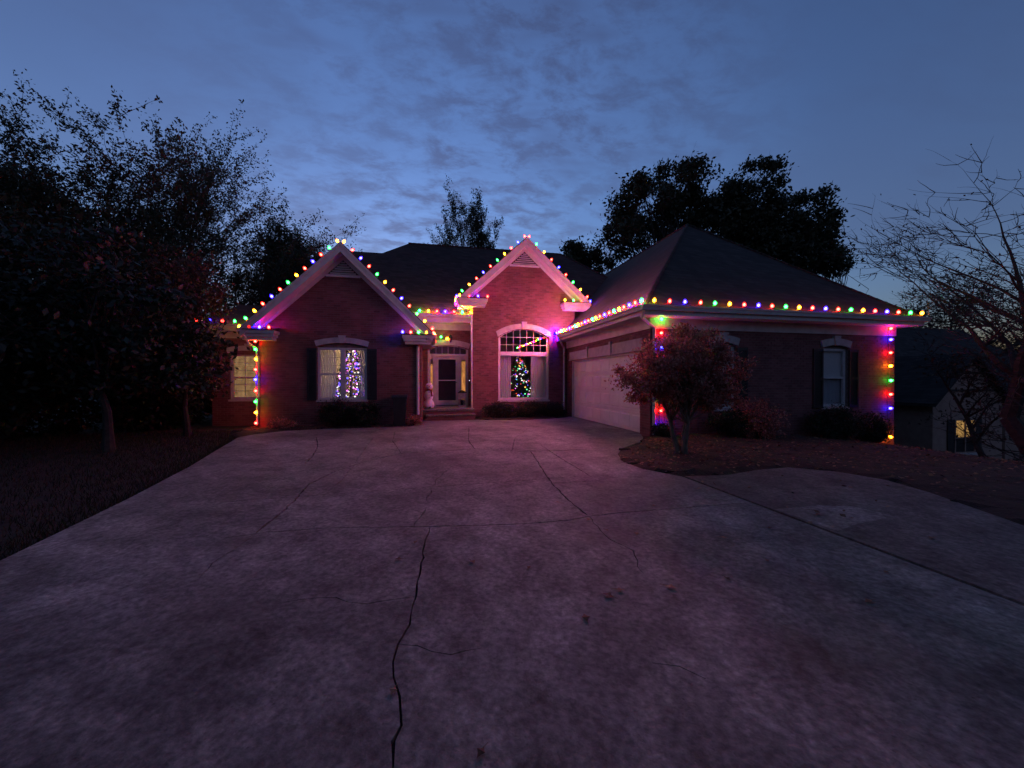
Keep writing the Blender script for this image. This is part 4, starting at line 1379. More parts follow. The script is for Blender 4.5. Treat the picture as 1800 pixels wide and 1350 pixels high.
def lantern():
    x, y, z = onY(812, 700, 16.2)[0], 16.2, 0.40
    t = thing('porch_lantern', (x, y, z), 'tall grey metal lantern on the porch beside the front door', 'lantern')
    part('base', MB().box(x - 0.16, x + 0.16, y - 0.15, y + 0.15, z, z + 0.10), 'grey_metal', t)
    for sx in (-1, 1):
        for sy in (-1, 1):
            part('post', MB().box(x + sx * 0.14 - 0.018, x + sx * 0.14 + 0.018, y + sy * 0.13 - 0.018, y + sy * 0.13 + 0.018, z + 0.10, z + 0.62), 'grey_metal', t)
    part('front_plate', MB().box(x - 0.122, x + 0.122, y - 0.14, y - 0.132, z + 0.36, z + 0.62), 'grey_metal', t)
    for n_, a in (('pane', (x - 0.122, x + 0.122, y - 0.137, y - 0.133, z + 0.10, z + 0.36)),):
        part(n_, MB().box(*a), 'dark_glass', t)
    part('candle', MB().lathe([(0.05, 0.0), (0.05, 0.2), (0.01, 0.205)], (x, y, z + 0.10), 12), 'black_plastic', t)
    r_ = MB(); r_.prism([(x - 0.18, y - 0.17, z + 0.62), (x + 0.18, y - 0.17, z + 0.62), (x + 0.18, y + 0.17, z + 0.62), (x - 0.18, y + 0.17, z + 0.62)], (0, 0, 0.03))
    n = len(r_.v); r_.v += [(x - 0.15, y - 0.14, z + 0.65), (x + 0.15, y - 0.14, z + 0.65), (x + 0.15, y + 0.14, z + 0.65), (x - 0.15, y + 0.14, z + 0.65), (x - 0.05, y - 0.05, z + 0.72), (x + 0.05, y - 0.05, z + 0.72), (x + 0.05, y + 0.05, z + 0.72), (x - 0.05, y + 0.05, z + 0.72)]
    r_.f += [(n, n + 1, n + 5, n + 4), (n + 1, n + 2, n + 6, n + 5), (n + 2, n + 3, n + 7, n + 6), (n + 3, n, n + 4, n + 7), (n + 4, n + 5, n + 6, n + 7)]
    part('lantern_roof', r_, 'black_metal', t)
    ring = [(x + 0.05 * math.cos(a), y, z + 0.76 + 0.05 * math.sin(a)) for a in np.linspace(0, 2 * math.pi, 13)]
    part('ring', MB().tube(ring, 0.006, 5), 'black_metal', t)


lantern()


def wheeled_bin():
    x, y, z = onY(703, 735, 13.45)[0], 13.45, -0.01
    t = thing('wheeled_bin', (x, y, z), 'tall black wheeled bin against the brick wall near the front door', 'bin')
    b = MB(); w0, w1, d0, d1, h = 0.17, 0.225, 0.20, 0.26, 0.98
    b.v = [(x + sx * w, y + sy * d, z + zz) for zz, w, d in ((0.02, w0, d0), (h, w1, d1)) for sx, sy in ((-1, -1), (1, -1), (1, 1), (-1, 1))]
    b.f = [(0, 3, 2, 1), (4, 5, 6, 7), (0, 1, 5, 4), (1, 2, 6, 5), (2, 3, 7, 6), (3, 0, 4, 7)]
    part('body', b, 'black_plastic', t)
    part('rim', MB().box(x - 0.24, x + 0.24, y - 0.275, y + 0.27, z + h - 0.05, z + h + 0.004), 'black_plastic', t)
    l_ = MB().prism([(x - 0.245, y - 0.285, z + h + 0.006), (x - 0.245, y + 0.28, z + h + 0.006), (x - 0.245, y + 0.28, z + h + 0.075), (x - 0.245, y - 0.24, z + h + 0.06)], (0.49, 0, 0))
    part('lid', l_, 'black_plastic', t)
    part('handle', MB().tube([(x - 0.2, y + 0.27, z + h - 0.02), (x - 0.2, y + 0.34, z + h), (x + 0.2, y + 0.34, z + h), (x + 0.2, y + 0.27, z + h - 0.02)], 0.014, 6), 'black_plastic', t)
    for sx in (-1, 1):
        wl = MB(); wl.tube([(x + sx * 0.19, y + 0.22, z + 0.10), (x + sx * 0.235, y + 0.22, z + 0.10)], 0.10, 14)
        part('wheel', wl, 'black_plastic', t)


wheeled_bin()


def wall_lantern():
    x, z = onY(792, 594, 16.8)
    y = 16.72
    t = thing('entry_lamp', (x, y, z - 0.15), 'small unlit black lamp above the front door keystone', 'lamp')
    part('bracket', MB().tube([(x, 16.79, z + 0.08), (x, 16.66, z + 0.13), (x, 16.60, z + 0.08)], 0.014, 6), 'black_metal', t)
    part('cap', MB().lathe([(0.09, 0.03), (0.05, 0.08), (0.012, 0.12)], (x, 16.60, z), 8), 'black_metal', t)
    part('glass_body', MB().lathe([(0.05, -0.15), (0.075, 0.03)], (x, 16.60, z), 8), 'dark_glass', t)
    for k in range(4):
        a = math.pi / 4 + k * math.pi / 2
        part('bar', MB().tube([(x + 0.052 * math.cos(a), 16.60 + 0.052 * math.sin(a), z - 0.15), (x + 0.077 * math.cos(a), 16.60 + 0.077 * math.sin(a), z + 0.03)], 0.007, 4), 'black_metal', t)
    part('finial', MB().lathe([(0.052, -0.165), (0.03, -0.19), (0.008, -0.22)], (x, 16.60, z), 8), 'black_metal', t)


wall_lantern()

# ------------------------------------------------------------------ coloured light strings
BULB_ME, FIL_ME = {}, {}
for k_ in BULB_RGB:
    BULB_ME[k_] = MB().lathe([(0.017, 0.020), (0.041, 0.034), (0.051, 0.064), (0.046, 0.100), (0.027, 0.132), (0.006, 0.150)], sides=8).mesh('bulb', 'bulb_' + k_, True)
    for pn_ in POWER:
        FIL_ME[k_, pn_] = MB().lathe([(0.006, 0.032), (0.030, 0.048), (0.036, 0.072), (0.028, 0.100), (0.004, 0.118)], sides=6).mesh('filament', 'filament_%s_%s' % (k_, pn_), True)
SOCKET_ME = MB().lathe([(0.012, -0.012), (0.016, 0.0), (0.016, 0.024), (0.012, 0.028)], sides=6).mesh('socket', 'cord_green')
CYC = ['green', 'amber', 'red', 'blue', 'red']


def light_string(label, runs, axis, start=0, step=1, skip=(), sag=0.012, tilt=0.12, power='plain'):
    """runs: list of bulb base points; axis: the way the bulbs point"""
    base = runs[0]
    t = thing('light_string', base, label, 'string lights', 'strings of coloured bulbs on the house')
    path = []
    for a, b in zip(runs, runs[1:]):
        a, b = Vector(a), Vector(b)
        path += [tuple(a), tuple(a.lerp(b, 0.5) - Vector((0, 0, sag)))]
    path.append(tuple(runs[-1]))
    part('cord', MB().tube(path, 0.006, 4), 'cord_green', t)
    for i, p in enumerate(runs):
        if i in skip: continue
        col = CYC[(start + step * i) % 5]
        ax = Vector(axis) + Vector((random.uniform(-tilt, tilt), random.uniform(-tilt, tilt), random.uniform(-tilt, tilt)))
        q = Vector((0, 0, 1)).rotation_difference(ax.normalized())
        b = bpy.data.objects.new('bulb', BULB_ME[col]); COL.objects.link(b); b.parent = t
        b.location = Vector(p) - Vector(base); b.rotation_mode = 'QUATERNION'; b.rotation_quaternion = q
        s = bpy.data.objects.new('filament', FIL_ME[col, power]); COL.objects.link(s); s.parent = b
        s = bpy.data.objects.new('socket', SOCKET_ME); COL.objects.link(s); s.parent = b
    return t


def lin(a, b, n): return [tuple(Vector(a).lerp(Vector(b), i / (n - 1))) for i in range(n)]


UP, FRONT = (0, 0, 1), (0, -1, 0.15)
# garage front eave, from the corner outward; colours run green amber red blue red
xa, za = onY(1149, 528, 8.90); xb, zb = onY(1619, 549, 8.90)
light_string('coloured bulbs along the garage front eave below the hipped roof', lin((xa, 8.90, 3.50), (xb, 8.90, 3.50), 21), UP, start=1)
light_string('coloured bulbs along the eave above the garage door', lin((5.30, 8.96, 3.50), (5.30, 15.75, 3.50), 23), UP, start=0, step=-1, power='vivid')


def vertical(label, fac_y, px, ys, start, step, skip=(), x=None, d=0.035, power='soft'):
    pts = []
    for y in ys:
        X, Z = onY(px, y, fac_y - d)
        pts.append((X, fac_y - d, Z))
    return light_string(label, pts, FRONT, start, step, skip, sag=0.0, power=power)


vertical('coloured bulbs hanging down the brick corner beside the garage door', 9.44, 1160, [563, 586, 612, 638, 666, 694, 722, 750], 0, -1, power='strong')
vertical('coloured bulbs hanging down the outer corner of the garage front', 9.44, 1561, [579, 598, 621, 644, 669, 694, 718, 743, 768], 4, -1, skip=(7,))
vertical('coloured bulbs hanging down the gabled wing corner beside the side wing', 13.85, 451, [601, 615, 632, 650, 668, 687, 706, 725, 744], 4, 1)


def rake_pts(c, h, e, p, y0, side, n, t0=0.02, t1=0.98):
    a = Vector((c + side * h, y0 + 0.03, e + 0.02)); b = Vector((c, y0 + 0.03, p + 0.02))
    return [tuple(a.lerp(b, t0 + (t1 - t0) * i / (n - 1))) for i in range(n)]


S2 = 0.7071
light_string('coloured bulbs up the wide gable slope toward the dark trees', rake_pts(G1_C, G1_H, G1_E, G1_P, G1_Y, -1, 12, 0.08), (-0.6, 0, 0.8), start=0, power='soft')
light_string('coloured bulbs down the wide gable slope toward the front door', rake_pts(G1_C, G1_H, G1_E, G1_P, G1_Y, 1, 12, 0.02), (0.55, 0, 0.83), start=2, step=-1, power='soft')
light_string('coloured bulbs on the wide gable cornice return by the side wing', [(x, G1_Y, 3.12) for x in np.linspace(-5.78, -4.95, 4)], UP, start=1, power='soft')
light_string('coloured bulbs on the wide gable cornice return by the front door', [(x, G1_Y, 3.08) for x in np.linspace(-0.90, 0.12, 5)], UP, start=3, power='soft')
light_string('coloured bulbs along the low eave of the side wing', [(x, 14.50, 3.43) for x in np.linspace(-7.5, -6.0, 5)], UP, start=2, power='soft')
light_string('coloured bulbs along the eave above the front door', [(x, 16.20, 4.32) for x in np.linspace(-0.42, 1.66, 7)], UP, start=0, step=1, power='vivid')
light_string('coloured bulbs up the tall gable slope toward the front door', rake_pts(G2_C, G2_H, G2_E, G2_P, G2_Y, -1, 10, 0.06), (-0.5, 0, 0.85), start=0, power='strong')
light_string('coloured bulbs down the tall gable slope toward the garage roof', rake_pts(G2_C, G2_H, G2_E, G2_P, G2_Y, 1, 9, 0.06), (0.5, 0, 0.85), start=2, step=-1, power='strong')
light_string('coloured bulbs on the tall gable cornice return above the front door', [(x, G2_Y, 4.88) for x in np.linspace(1.16, 2.28, 4)], UP, start=1, power='strong')
light_string('coloured bulbs on the tall gable cornice return above the garage roof', [(x, G2_Y, 4.88) for x in np.linspace(5.60, 6.76, 4)], UP, start=1, step=-1, power='strong')
light_string('coloured bulbs round the front door side of the tall gable eave', [(1.05, y, 4.88) for y in np.linspace(15.72, 16.6, 4)], UP, start=3, power='strong')
light_string('coloured bulbs dropping from the wide gable to the front door lintel',
             [(0.16, 13.9, 3.08), (0.14, 14.4, 3.08), (0.14, 14.9, 3.08), (0.14, 15.4, 3.08), (0.2, 15.9, 3.05), (0.45, 16.55, 3.30), (0.72, 16.7, 3.25)], UP, start=0, step=1)


# ------------------------------------------------------------------ trees and shrubs
def leaf_quads(C, size, rg, aspect=0.5, droop=0.0):
    n = len(C)
    d = rg.normal(size=(n, 3)); d[:, 2] -= droop; d /= np.linalg.norm(d, axis=1)[:, None]
    s = np.cross(d, rg.normal(size=(n, 3))); s /= np.linalg.norm(s, axis=1)[:, None]
    L_ = (size * rg.uniform(0.6, 1.3, n))[:, None]
    return np.stack([C, C + d * L_ * 0.5 + s * L_ * aspect * 0.5, C + d * L_, C + d * L_ * 0.5 - s * L_ * aspect * 0.5], 1)


def frustums(segs, sides_thick=7, thin=0.02):
    """tapered limb pieces -> one mesh builder"""
    mb = MB()
    for p, q, r0, r1 in segs:
        sides = sides_thick if r0 > 0.06 else (5 if r0 > thin else 3)
        mb.tube([p, q], [r0, r1], sides, cap=False)
    return mb


def grow(rnd, p, d, length, r, level, maxl, cfg, segs, tips):
    n = 5 if level == 0 else 4
    step = length / n
    kids = cfg['kids'][min(level, len(cfg['kids']) - 1)]
    nodes = []
    r_end = r * (0.55 if level == 0 else 0.35)
    for i in range(n):
        d = (d + Vector((rnd.gauss(0, 1), rnd.gauss(0, 1), rnd.gauss(0, 1))) * cfg['wob'] + Vector((0, 0, cfg['up'])) * (0.0 if level == 0 else 1)).normalized()
        q = p + d * step
        ra, rb = r + (r_end - r) * i / n, r + (r_end - r) * (i + 1) / n
        segs.append((p, q, ra, rb))
        nodes.append((q, d, rb, (i + 1) / n))
        if level >= maxl - 1: tips.append((q, d, level))
        p = q
    if level < maxl:
        for k in range(kids):
            t = rnd.uniform(cfg['low'] if level == 0 else 0.25, 1.0)
            q, dd, rb, _ = nodes[min(n - 1, int(t * n))]
            perp = dd.cross(Vector((rnd.gauss(0, 1), rnd.gauss(0, 1), rnd.gauss(0, 1)))).normalized()
            a = R(rnd.uniform(*cfg['ang']))
            grow(rnd, q, (dd * math.cos(a) + perp * math.sin(a)).normalized(), length * rnd.uniform(*cfg['ratio']), max(rb * 0.62, 0.012), level + 1, maxl, cfg, segs, tips)
        a = R(12)
        grow(rnd, p, d, length * cfg['ratio'][1], max(r_end, 0.005), level + 1, maxl, cfg, segs, tips)


def branchy_tree(name, label, base, height, r0, seed, maxl=4, leaves_per=3, leaf=0.2, spread=0.25, m='autumn_leaf', cfg=None, group=None, d0=(0, 0, 1), aspect=0.5, cat='tree', keep=1.0, fit=None):
    c = dict(kids=(6, 4, 3, 3), wob=0.13, up=0.10, low=0.3, ang=(28, 60), ratio=(0.42, 0.62))
    c.update(cfg or {})
    rnd = random.Random(seed); rg = np.random.default_rng(seed)
    segs, tips = [], []
    trunk = height * c.get('trunk', 0.5)
    grow(rnd, Vector(base), Vector(d0).normalized(), trunk, r0, 0, maxl, c, segs, tips)
    if fit:      # bring the grown crown to its real half width and height, over its own trunk
        P = np.array([tuple(p) for p, d, l in tips]) - np.array(base)
        top, mz = np.percentile(P[:, 2], 99), P[:, 2].mean()
        sh = np.array([P[:, 0].mean(), P[:, 1].mean()]) / mz
        Q = P[:, :2] - P[:, 2:3] * sh
        k = np.array([fit[0] / np.percentile(np.abs(Q[:, 0]), 96), fit[0] / np.percentile(np.abs(Q[:, 1]), 96)])
        kz = fit[1] / top

        def warp(p):
            v = p - Vector(base)
            return Vector(((v.x - v.z * sh[0]) * k[0], (v.y - v.z * sh[1]) * k[1], v.z * kz)) + Vector(base)
        segs = [(warp(a), warp(b), ra, rb) for a, b, ra, rb in segs]
        tips = [(warp(p), d, l) for p, d, l in tips]
    t = thing(name, base, label, cat, group)
    part('trunk', frustums(segs), 'bark', t)
    if leaves_per:
        T = np.array([tuple(p) for p, d, l in tips])
        if keep < 1: T = T[rg.random(len(T)) < keep]
        C = np.repeat(T, leaves_per, 0) + rg.normal(0, spread, (len(T) * leaves_per, 3))
        V = leaf_quads(C, leaf, rg, aspect) - np.array(base)
        o = link('crown', quads_mesh('crown', V, m), t); o.location = base
    return t


def clump_tree(name, label, base, trunk_top, blobs, n_clump, clump_r, leaves_per, leaf, m, seed, r0=0.12, stems=1, group=None, bark='bark', cat='tree', aspect=0.5, fork=0.3, flat=0.75, shell=0.45, lean=0.0):
    """crown of many leaf clumps spread through the given ellipsoids, each carried by a limb"""
    rnd = random.Random(seed); rg = np.random.default_rng(seed)
    t = thing(name, base, label, cat, group)
    B = Vector(base); top = Vector(trunk_top)
    mb = MB()
    stem_pts = []
    for s in range(stems):
        a = 2 * math.pi * s / max(stems, 1) + rnd.uniform(0, 1)
        off = Vector((math.cos(a), math.sin(a), 0)) * (0.0 if stems == 1 else (top - B).length * 0.22)
        foot = B + Vector((math.cos(a), math.sin(a), 0)) * (0 if stems == 1 else r0 * 0.9)
        pts = [foot + Vector((0, 0, -0.05))]
        for i in range(1, 7):
            k = i / 6
            pts.append(foot.lerp(top + off, k) + Vector((rnd.gauss(0, 1), rnd.gauss(0, 1), 0)) * (top - B).length * 0.018)
        mb.tube([tuple(p) for p in pts], [r0 * (1.25 if i == 0 else 1 - 0.11 * i) for i in range(7)], 8)
        stem_pts.append(pts)
    vol = [b[3] * b[4] * b[5] for b in blobs]
    cents = []
    for _ in range(n_clump):
        b = rnd.choices(blobs, vol)[0]
        while True:
            v = Vector((rnd.uniform(-1, 1), rnd.uniform(-1, 1), rnd.uniform(-1, 1)))
            if shell < v.length < 1: break
        c = Vector((b[0] + v.x * b[3], b[1] + v.y * b[4], b[2] + v.z * b[5]))
        cents.append(c)
        pts = rnd.choice(stem_pts)
        k = rnd.randint(3, 6); p0 = pts[k]
        mid = p0.lerp(c, 0.5) + Vector((rnd.gauss(0, 0.12), rnd.gauss(0, 0.12), 0.10 + rnd.gauss(0, 0.08))) * (c - p0).length
        rl = max(0.006, r0 * 0.34 * (1 - 0.08 * k))
        q = [p0, p0.lerp(mid, 0.6), mid, mid.lerp(c, 0.6), c]
        mb.tube([tuple(x) for x in q], [rl, rl * 0.8, rl * 0.6, rl * 0.4, rl * 0.2], 5, cap=False)
        for _ in range(3):
            e = c + Vector((rnd.gauss(0, 1), rnd.gauss(0, 1), rnd.gauss(0, 0.8))) * clump_r * 0.9
            mb.tube([tuple(mid.lerp(c, 0.6)), tuple(e)], [rl * 0.3, 0.003], 3, cap=False)
    part('trunk', mb, bark, t)
    Cn = np.array([tuple(c) for c in cents])
    sz = rg.uniform(0.6, 1.3, len(Cn))
    C = np.repeat(Cn, leaves_per, 0)
    S = np.repeat(sz, leaves_per)[:, None]
    C = C + rg.normal(0, clump_r * 0.55, C.shape) * S * np.array([1, 1, flat])
    V = leaf_quads(C, leaf, rg, aspect) - np.array(base)
    o = link('crown', quads_mesh('crown', V, m), t); o.location = base
    return t


# the small tree in the bed by the garage
mx, my = onG(1200, 800)
clump_tree('crape_myrtle', 'small reddish brown leafy tree in the mulch bed by the garage', (mx, my, -0.03), (mx - 0.18, my + 0.05, 1.35),
           [(mx - 0.95, my + 0.05, 1.62, 0.55, 0.7, 0.42), (mx - 0.50, my - 0.2, 1.95, 0.60, 0.6, 0.42), (mx - 0.35, my + 0.1, 1.40, 0.60, 0.7, 0.36),
            (mx + 0.30, my + 0.1, 1.95, 0.62, 0.7, 0.50), (mx + 0.78, my, 1.62, 0.50, 0.7, 0.50), (mx + 0.35, my - 0.2, 1.30, 0.55, 0.6, 0.36),
            (mx + 0.25, my + 0.1, 2.40, 0.42, 0.5, 0.26), (mx - 0.15, my - 0.35, 1.55, 0.70, 0.4, 0.45), (mx + 0.75, my - 0.1, 1.22, 0.42, 0.5, 0.30), (mx - 0.80, my - 0.1, 1.30, 0.45, 0.5, 0.28)],
           135, 0.17, 190, 0.066, 'myrtle_leaf', 21, r0=0.060, stems=3, bark='smooth_bark', shell=0.15)

# dark trees beside the house
gl = 'dark trees beside and behind the house'
LEAFY = dict(kids=(11, 6, 4, 3), up=0.12, low=0.15, ang=(28, 66), ratio=(0.46, 0.68), trunk=0.44)
branchy_tree('leafy_tree', 'tall half bare tree with upright twigs behind the side wing', (onY(340, 600, 20.5)[0], 20.5, -0.05), 14.0, 0.26, 5, 4, 8, 0.12, 0.085, 'dark_leaf', LEAFY, gl, fit=(5.4, 12.6))
branchy_tree('leafy_tree', 'dark thinly leaved tree at the far end of the lawn trees', (onY(35, 600, 17.0)[0], 17.0, -0.05), 11.0, 0.22, 15, 4, 9, 0.11, 0.08, 'dark_leaf', LEAFY, gl, fit=(3.2, 10.0))
branchy_tree('leafy_tree', 'lower half bare tree filling the gap between the two lawn trees', (onY(205, 600, 22.0)[0], 22.0, -0.05), 11.0, 0.22, 26, 4, 8, 0.13, 0.09, 'dark_leaf', LEAFY, gl, fit=(4.2, 11.6))
branchy_tree('leafy_tree', 'low fine twigged tree just behind the wide gable slope', (onY(512, 500, 26.0)[0], 26.0, -0.05), 11.0, 0.16, 31, 4, 6, 0.15, 0.09, 'dark_leaf', LEAFY, gl, fit=(1.9, 11.0))
e1 = onG(190, 790)
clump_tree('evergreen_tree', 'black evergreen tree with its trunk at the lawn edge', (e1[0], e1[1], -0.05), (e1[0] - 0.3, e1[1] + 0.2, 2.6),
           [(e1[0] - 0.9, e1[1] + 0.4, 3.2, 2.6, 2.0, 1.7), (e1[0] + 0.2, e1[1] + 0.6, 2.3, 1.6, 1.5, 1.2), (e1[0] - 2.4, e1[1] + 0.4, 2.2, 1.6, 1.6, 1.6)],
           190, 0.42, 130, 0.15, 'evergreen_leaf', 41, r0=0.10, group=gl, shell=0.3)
clump_tree('maple_tree', 'red tinged leafy tree reaching over the side wing window', (-6.75, 12.6, -0.05), (-6.8, 12.6, 2.4),
           [(-7.3, 12.7, 4.0, 1.65, 1.5, 1.1), (-7.3, 12.9, 1.9, 1.2, 1.1, 0.9), (-8.3, 12.6, 2.6, 1.4, 1.3, 1.4)],
           170, 0.34, 130, 0.11, 'autumn_leaf', 43, r0=0.09, group=gl, shell=0.3)
for i, (x, y, w, h, lab) in enumerate(((-8.9, 14.8, 1.7, 3.2, 'dense black shrub behind the red tinged tree'), (-11.3, 13.4, 2.2, 4.2, 'tall dense shrub between lawn and dark trees'),
                                       (-11.6, 9.6, 2.0, 4.0, 'broad dense shrub beside the black evergreen'), (-10.2, 17.6, 2.2, 3.8, 'dense shrub at the foot of the tall half bare tree'),
                                       (-14.5, 12.0, 2.4, 4.6, 'bulky dense shrub at the end of the lawn'))):
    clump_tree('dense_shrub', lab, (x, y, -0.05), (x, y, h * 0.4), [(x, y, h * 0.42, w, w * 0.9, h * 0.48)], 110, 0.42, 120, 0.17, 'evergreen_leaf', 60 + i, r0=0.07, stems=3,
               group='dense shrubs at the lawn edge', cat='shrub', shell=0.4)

# trees beyond the roofs
cx_, cz_ = onY(812, 345, 33.0)
branchy_tree('leafy_tree', 'slender half bare tree standing behind the ridge', (onY(816, 345, 33.0)[0], 33.0, -0.05), 17.0, 0.20, 74, 4, 4, 0.15, 0.09, 'dark_leaf',
             dict(kids=(12, 6, 4, 3), up=0.14, low=0.3, ang=(22, 52), ratio=(0.38, 0.56), trunk=0.55, wob=0.09), gl, fit=(3.2, 17.4))


def px_blob(px, py, rpx, rpy, Y, depth=None):
    X, Z = onY(px, py, Y); d = Y / ray(px, py)[1]
    return (X, Y, Z, rpx / F * d, depth or rpx / F * d, rpy / F * d)


ox, _ = onY(1345, 480, 30.0)
clump_tree('oak_tree', 'massive dark oak towering over the garage roof', (ox, 30.0, -1.0), (ox, 30.0, 11.0),
           [px_blob(1320, 352, 60, 56, 30), px_blob(1255, 385, 50, 50, 30), px_blob(1400, 400, 66, 62, 30), px_blob(1290, 420, 62, 60, 30), px_blob(1420, 455, 45, 40, 30), px_blob(1345, 440, 80, 60, 30)],
           250, 0.80, 170, 0.36, 'dark_leaf', 81, r0=0.42, group=gl, shell=0.25)
ox2, _ = onY(1165, 480, 31.0)
clump_tree('oak_tree', 'broad dark oak with gaps beside the massive one', (ox2, 31.0, -0.5), (ox2, 31.0, 9.5),
           [px_blob(1195, 322, 46, 32, 31), px_blob(1130, 360, 50, 42, 31), px_blob(1095, 420, 38, 40, 31), px_blob(1190, 380, 45, 40, 31)],
           110, 0.75, 150, 0.34, 'dark_leaf', 85, r0=0.34, group=gl, shell=0.35)
ox3, _ = onY(1010, 470, 34.0)
clump_tree('oak_tree', 'low dark treetop showing above the ridge between gable and garage', (ox3, 34.0, -0.5), (ox3, 34.0, 8.0),
           [px_blob(1005, 455, 30, 24, 34), px_blob(1045, 468, 30, 25, 34)], 46, 0.6, 120, 0.32, 'dark_leaf', 88, r0=0.25, group=gl, shell=0.2)
s4 = onY(1470, 470, 27.0)
clump_tree('oak_tree', 'thin dark tree spray beyond the garage hip', (s4[0], 27.0, -1.0), (s4[0], 27.0, 8.0),
           [px_blob(1462, 462, 26, 22, 27)], 26, 0.55, 70, 0.3, 'dark_leaf', 89, r0=0.18, group=gl, shell=0.2)

# bare tree at the slope beside the neighbour
btx, bty = 16.7, 7.2
branchy_tree('bare_tree', 'bare spreading tree with few leaves on the slope beside the garage', (btx, bty, ground_z(btx, bty) - 0.05), 9.0, 0.24, 194, 5, 1, 0.09, 0.08, 'autumn_leaf',
             dict(kids=(8, 5, 4, 3, 2), up=0.06, low=0.55, ang=(35, 80), ratio=(0.50, 0.72), wob=0.17, trunk=0.40), 'bare trees by the neighbouring house', (-0.05, 0, 1), keep=0.10, fit=(3.9, 8.3))
branchy_tree('bare_tree', 'slim bare leaning tree in front of the neighbouring gable', (18.9, 9.6, ground_z(18.9, 9.6) - 0.05), 7.5, 0.10, 97, 4, 2, 0.13, 0.14, 'autumn_leaf',
             dict(kids=(7, 4, 4, 3), up=0.06, low=0.3, ang=(30, 65), trunk=0.5), 'bare trees by the neighbouring house', (-0.25, 0, 1), keep=0.12, fit=(1.5, 4.6))
branchy_tree('bare_tree', 'tangled twiggy tree rising behind the neighbouring roof', (44.0, 25.0, -3.6), 13.5, 0.2, 99, 4, 4, 0.22, 0.25, 'autumn_leaf',
             dict(kids=(8, 5, 4, 3), up=0.10, trunk=0.45), 'bare trees by the neighbouring house', keep=0.5, fit=(5.5, 13.5))

# shrubs against the house
gs = 'dark clipped shrubs against the brick walls'


def shrub(label, x, y, z, w, d, h, seed, m='evergreen_leaf', leaf=0.055, n=60, per=110, cr=0.16, shell=0.55):
    clump_tree('shrub', label, (x, y, z), (x, y, z + h * 0.45), [(x, y, z + h * 0.5, w * 0.85, d * 0.85, h * 0.42)], n, cr, per, leaf, m, seed, r0=0.035, stems=3, group=gs, cat='shrub', shell=shell)


zb = -0.02
shrub('rounded black shrub under the twin window beside its outer shutter', onY(590, 730, 13.35)[0], 13.4, zb, 0.52, 0.42, 0.98, 101)
shrub('lower black shrub under the twin window toward the front door', onY(640, 730, 13.35)[0], 13.4, zb, 0.48, 0.42, 0.86, 102)
shrub('low dark hedge shrub under the arched window toward the porch', 2.75, 15.4, zb, 0.75, 0.45, 0.66, 103)
shrub('low dark hedge shrub under the middle of the arched window', 3.95, 15.35, zb, 0.8, 0.45, 0.70, 104)
shrub('low dark hedge shrub in the corner by the garage door', 5.05, 15.5, zb, 0.6, 0.42, 0.62, 105)
shrub('small round shrub at the garage corner lit by a blue bulb', 6.0, 9.12, zb, 0.27, 0.24, 0.42, 106, n=34, cr=0.10)
shrub('black shrub below the garage window behind the small tree', 8.0, 8.85, ground_z(8.0, 8.85), 0.85, 0.5, 0.86, 107, n=80)
shrub('brownish leafy shrub between the two garage windows', onY(1335, 760, 8.4)[0], 8.4, ground_z(9, 8.4), 0.62, 0.55, 1.25, 108, 'myrtle_leaf', 0.06, 60, 70, 0.2, 0.3)
shrub('black shrub beneath the outer garage window', 11.4, 8.9, ground_z(11.4, 8.9), 0.95, 0.5, 1.05, 109, n=80)
shrub('black shrub near the outer corner of the garage', 12.75, 8.95, ground_z(12.75, 8.95), 0.5, 0.45, 0.95, 110)
shrub('low straggly plant at the gabled wing corner by the lights', -4.5, 13.25, -0.02, 0.45, 0.35, 0.34, 111, 'myrtle_leaf', 0.06, 26, 50, 0.14, 0.2)
shrub('low straggly plant between the black bin and the porch', -0.55, 13.5, -0.02, 0.3, 0.25, 0.34, 112, 'myrtle_leaf', 0.06, 18, 50, 0.12, 0.2)


